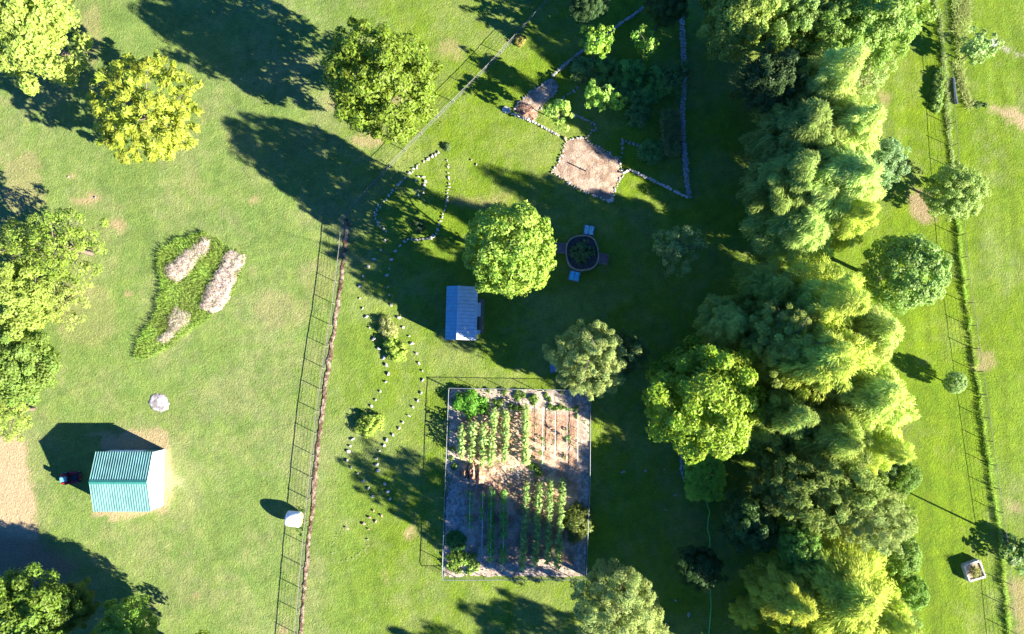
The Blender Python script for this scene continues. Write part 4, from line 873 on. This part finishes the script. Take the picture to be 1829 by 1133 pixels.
for i, (pts, w_) in enumerate([([(930, 120), (925, 380), (905, 640), (885, 885)], 'first'), ([(1048, 130), (1030, 380), (1020, 640), (1008, 870)], 'second'), ([(1148, 110), (1138, 380), (1130, 640), (1122, 860)], 'third'), ([(1265, 105), (1240, 380), (1228, 640), (1212, 880)], 'fourth')]):
    row(CORN, z4(pts), 5.2, cc_, 'corn_plant', 'corn plant in the %s corn row from the left, lower right of the garden' % w_, 'corn, %s row' % w_, 'corn')
tc_ = (0.38, 0.52, 0.15)
for pts, w_ in [([(372, 580), (365, 900)], 'first'), ([(478, 550), (465, 930)], 'second'), ([(590, 560), (570, 950)], 'third'), ([(680, 640), (660, 950)], 'fourth'), ([(695, 410), (690, 600)], 'short upper'), ([(810, 430), (818, 700), (795, 940)], 'fifth'), ([(1015, 390), (1012, 640), (1010, 950)], 'sixth')]:
    row(TALL, z3(pts), 6.5, tc_, 'okra_plant', 'leafy tall plant in the %s row from the left, upper part of the garden' % w_, 'leafy plants, %s upper row' % w_, 'vegetable plant', 1.08)
def trellis(pts, label, seed, leafy, h=1.25, col=(0.22, 0.44, 0.08)):
    A_, B_ = P(*pts[0], h), P(*pts[1], h); root = empty('bean_trellis', (A_.x, A_.y, 0)); tag(root, label, 'trellis'); d = B_ - A_; d.z = 0; L = d.length; k = max(2, int(L / 1.5))
    for i in range(k + 1): q = d * (i / k); MB().bar((q.x, q.y, -.1), (q.x, q.y, h), .02, None, 6).build('stake', M['white_trim'], root)
    MB().bar((0, 0, h - .03), (d.x, d.y, h - .03), .014, None, 6).bar((0, 0, h * .5), (d.x, d.y, h * .5), .008, None, 4).build('string', M['white_trim'], root)
    rng = np.random.default_rng(seed); n = max(4, int(L * 7 * leafy)); t = rng.random(n) 
    t = t[vnoise(t * L, t * 0 + seed, 1.2, seed) > (.62 - .5 * leafy)]; n = len(t)
    c = np.stack([d.x * t, d.y * t, rng.uniform(.15, 1.0, n) * h], 1) + rng.normal(size=(n, 3)) * np.array([.07, .07, .02])
    lm = leaf_mesh('vine', [lobe_leaves(rng, c, np.full(n, .18 + .09 * leafy), np.tile(np.array([[0, 0, 1.]]), (n, 1)), 26, .17, .12)]); lm.materials.append(M['leaf']); o = link('vine', lm, root); o.color = (*col, 1)
for i, (x, y0_, y1_, lf, w_) in enumerate([(410, 205, 560, .75, 'leftmost'), (526, 205, 715, .6, 'second'), (605, 195, 850, 1.6, 'fullest'), (722, 215, 865, 1.5, 'rightmost')]):
    trellis(z4([(x, y0_), (x - 8, y1_)]), 'bean trellis in the lower left of the garden, the %s of four' % w_, 40 + i, lf)
for i, (x, y0_, y1_, w_) in enumerate([(1188, 400, 955, 'leftmost'), (1315, 430, 930, 'second from left'), (1433, 400, 930, 'second from right'), (1545, 450, 930, 'rightmost')]):
    trellis(z3([(x, y0_), (x - 3, y1_)]), 'thin stringed trellis with few leaves in the upper right of the garden, %s' % w_, 50 + i, .22, 1.1, (0.2, 0.34, 0.08))
wd_mesh = [bush_mesh('weed', 90 + i, .35, .35, .3, n=8, lr=.2, nleaf=16, L=.2, Wd=.09) for i in range(3)]
for a, b in z3([(640, 215), (805, 235), (930, 240), (985, 265), (925, 295), (1085, 290), (1100, 320), (1225, 260), (1380, 225), (1260, 300), (1265, 380), (1310, 390), (1360, 380), (1400, 385), (1520, 390), (1540, 470), (700, 340), (750, 330), (870, 370), (920, 380), (280, 800), (260, 900), (280, 980), (1090, 980), (1120, 1010), (1140, 1050), (960, 400), (660, 470), (600, 410)]):
    p = P(a, b, .15); o = link('weed', random.choice(wd_mesh)); o.location = (p.x, p.y, 0); o.rotation_euler.z = random.uniform(0, 6); s = random.uniform(.7, 1.4); o.scale = (s, s, s); o.color = (0.18, 0.30, 0.05, 1)
    tag(o, 'small leafy weed growing on the garden soil and mulch', 'weed', 'weeds in the garden')
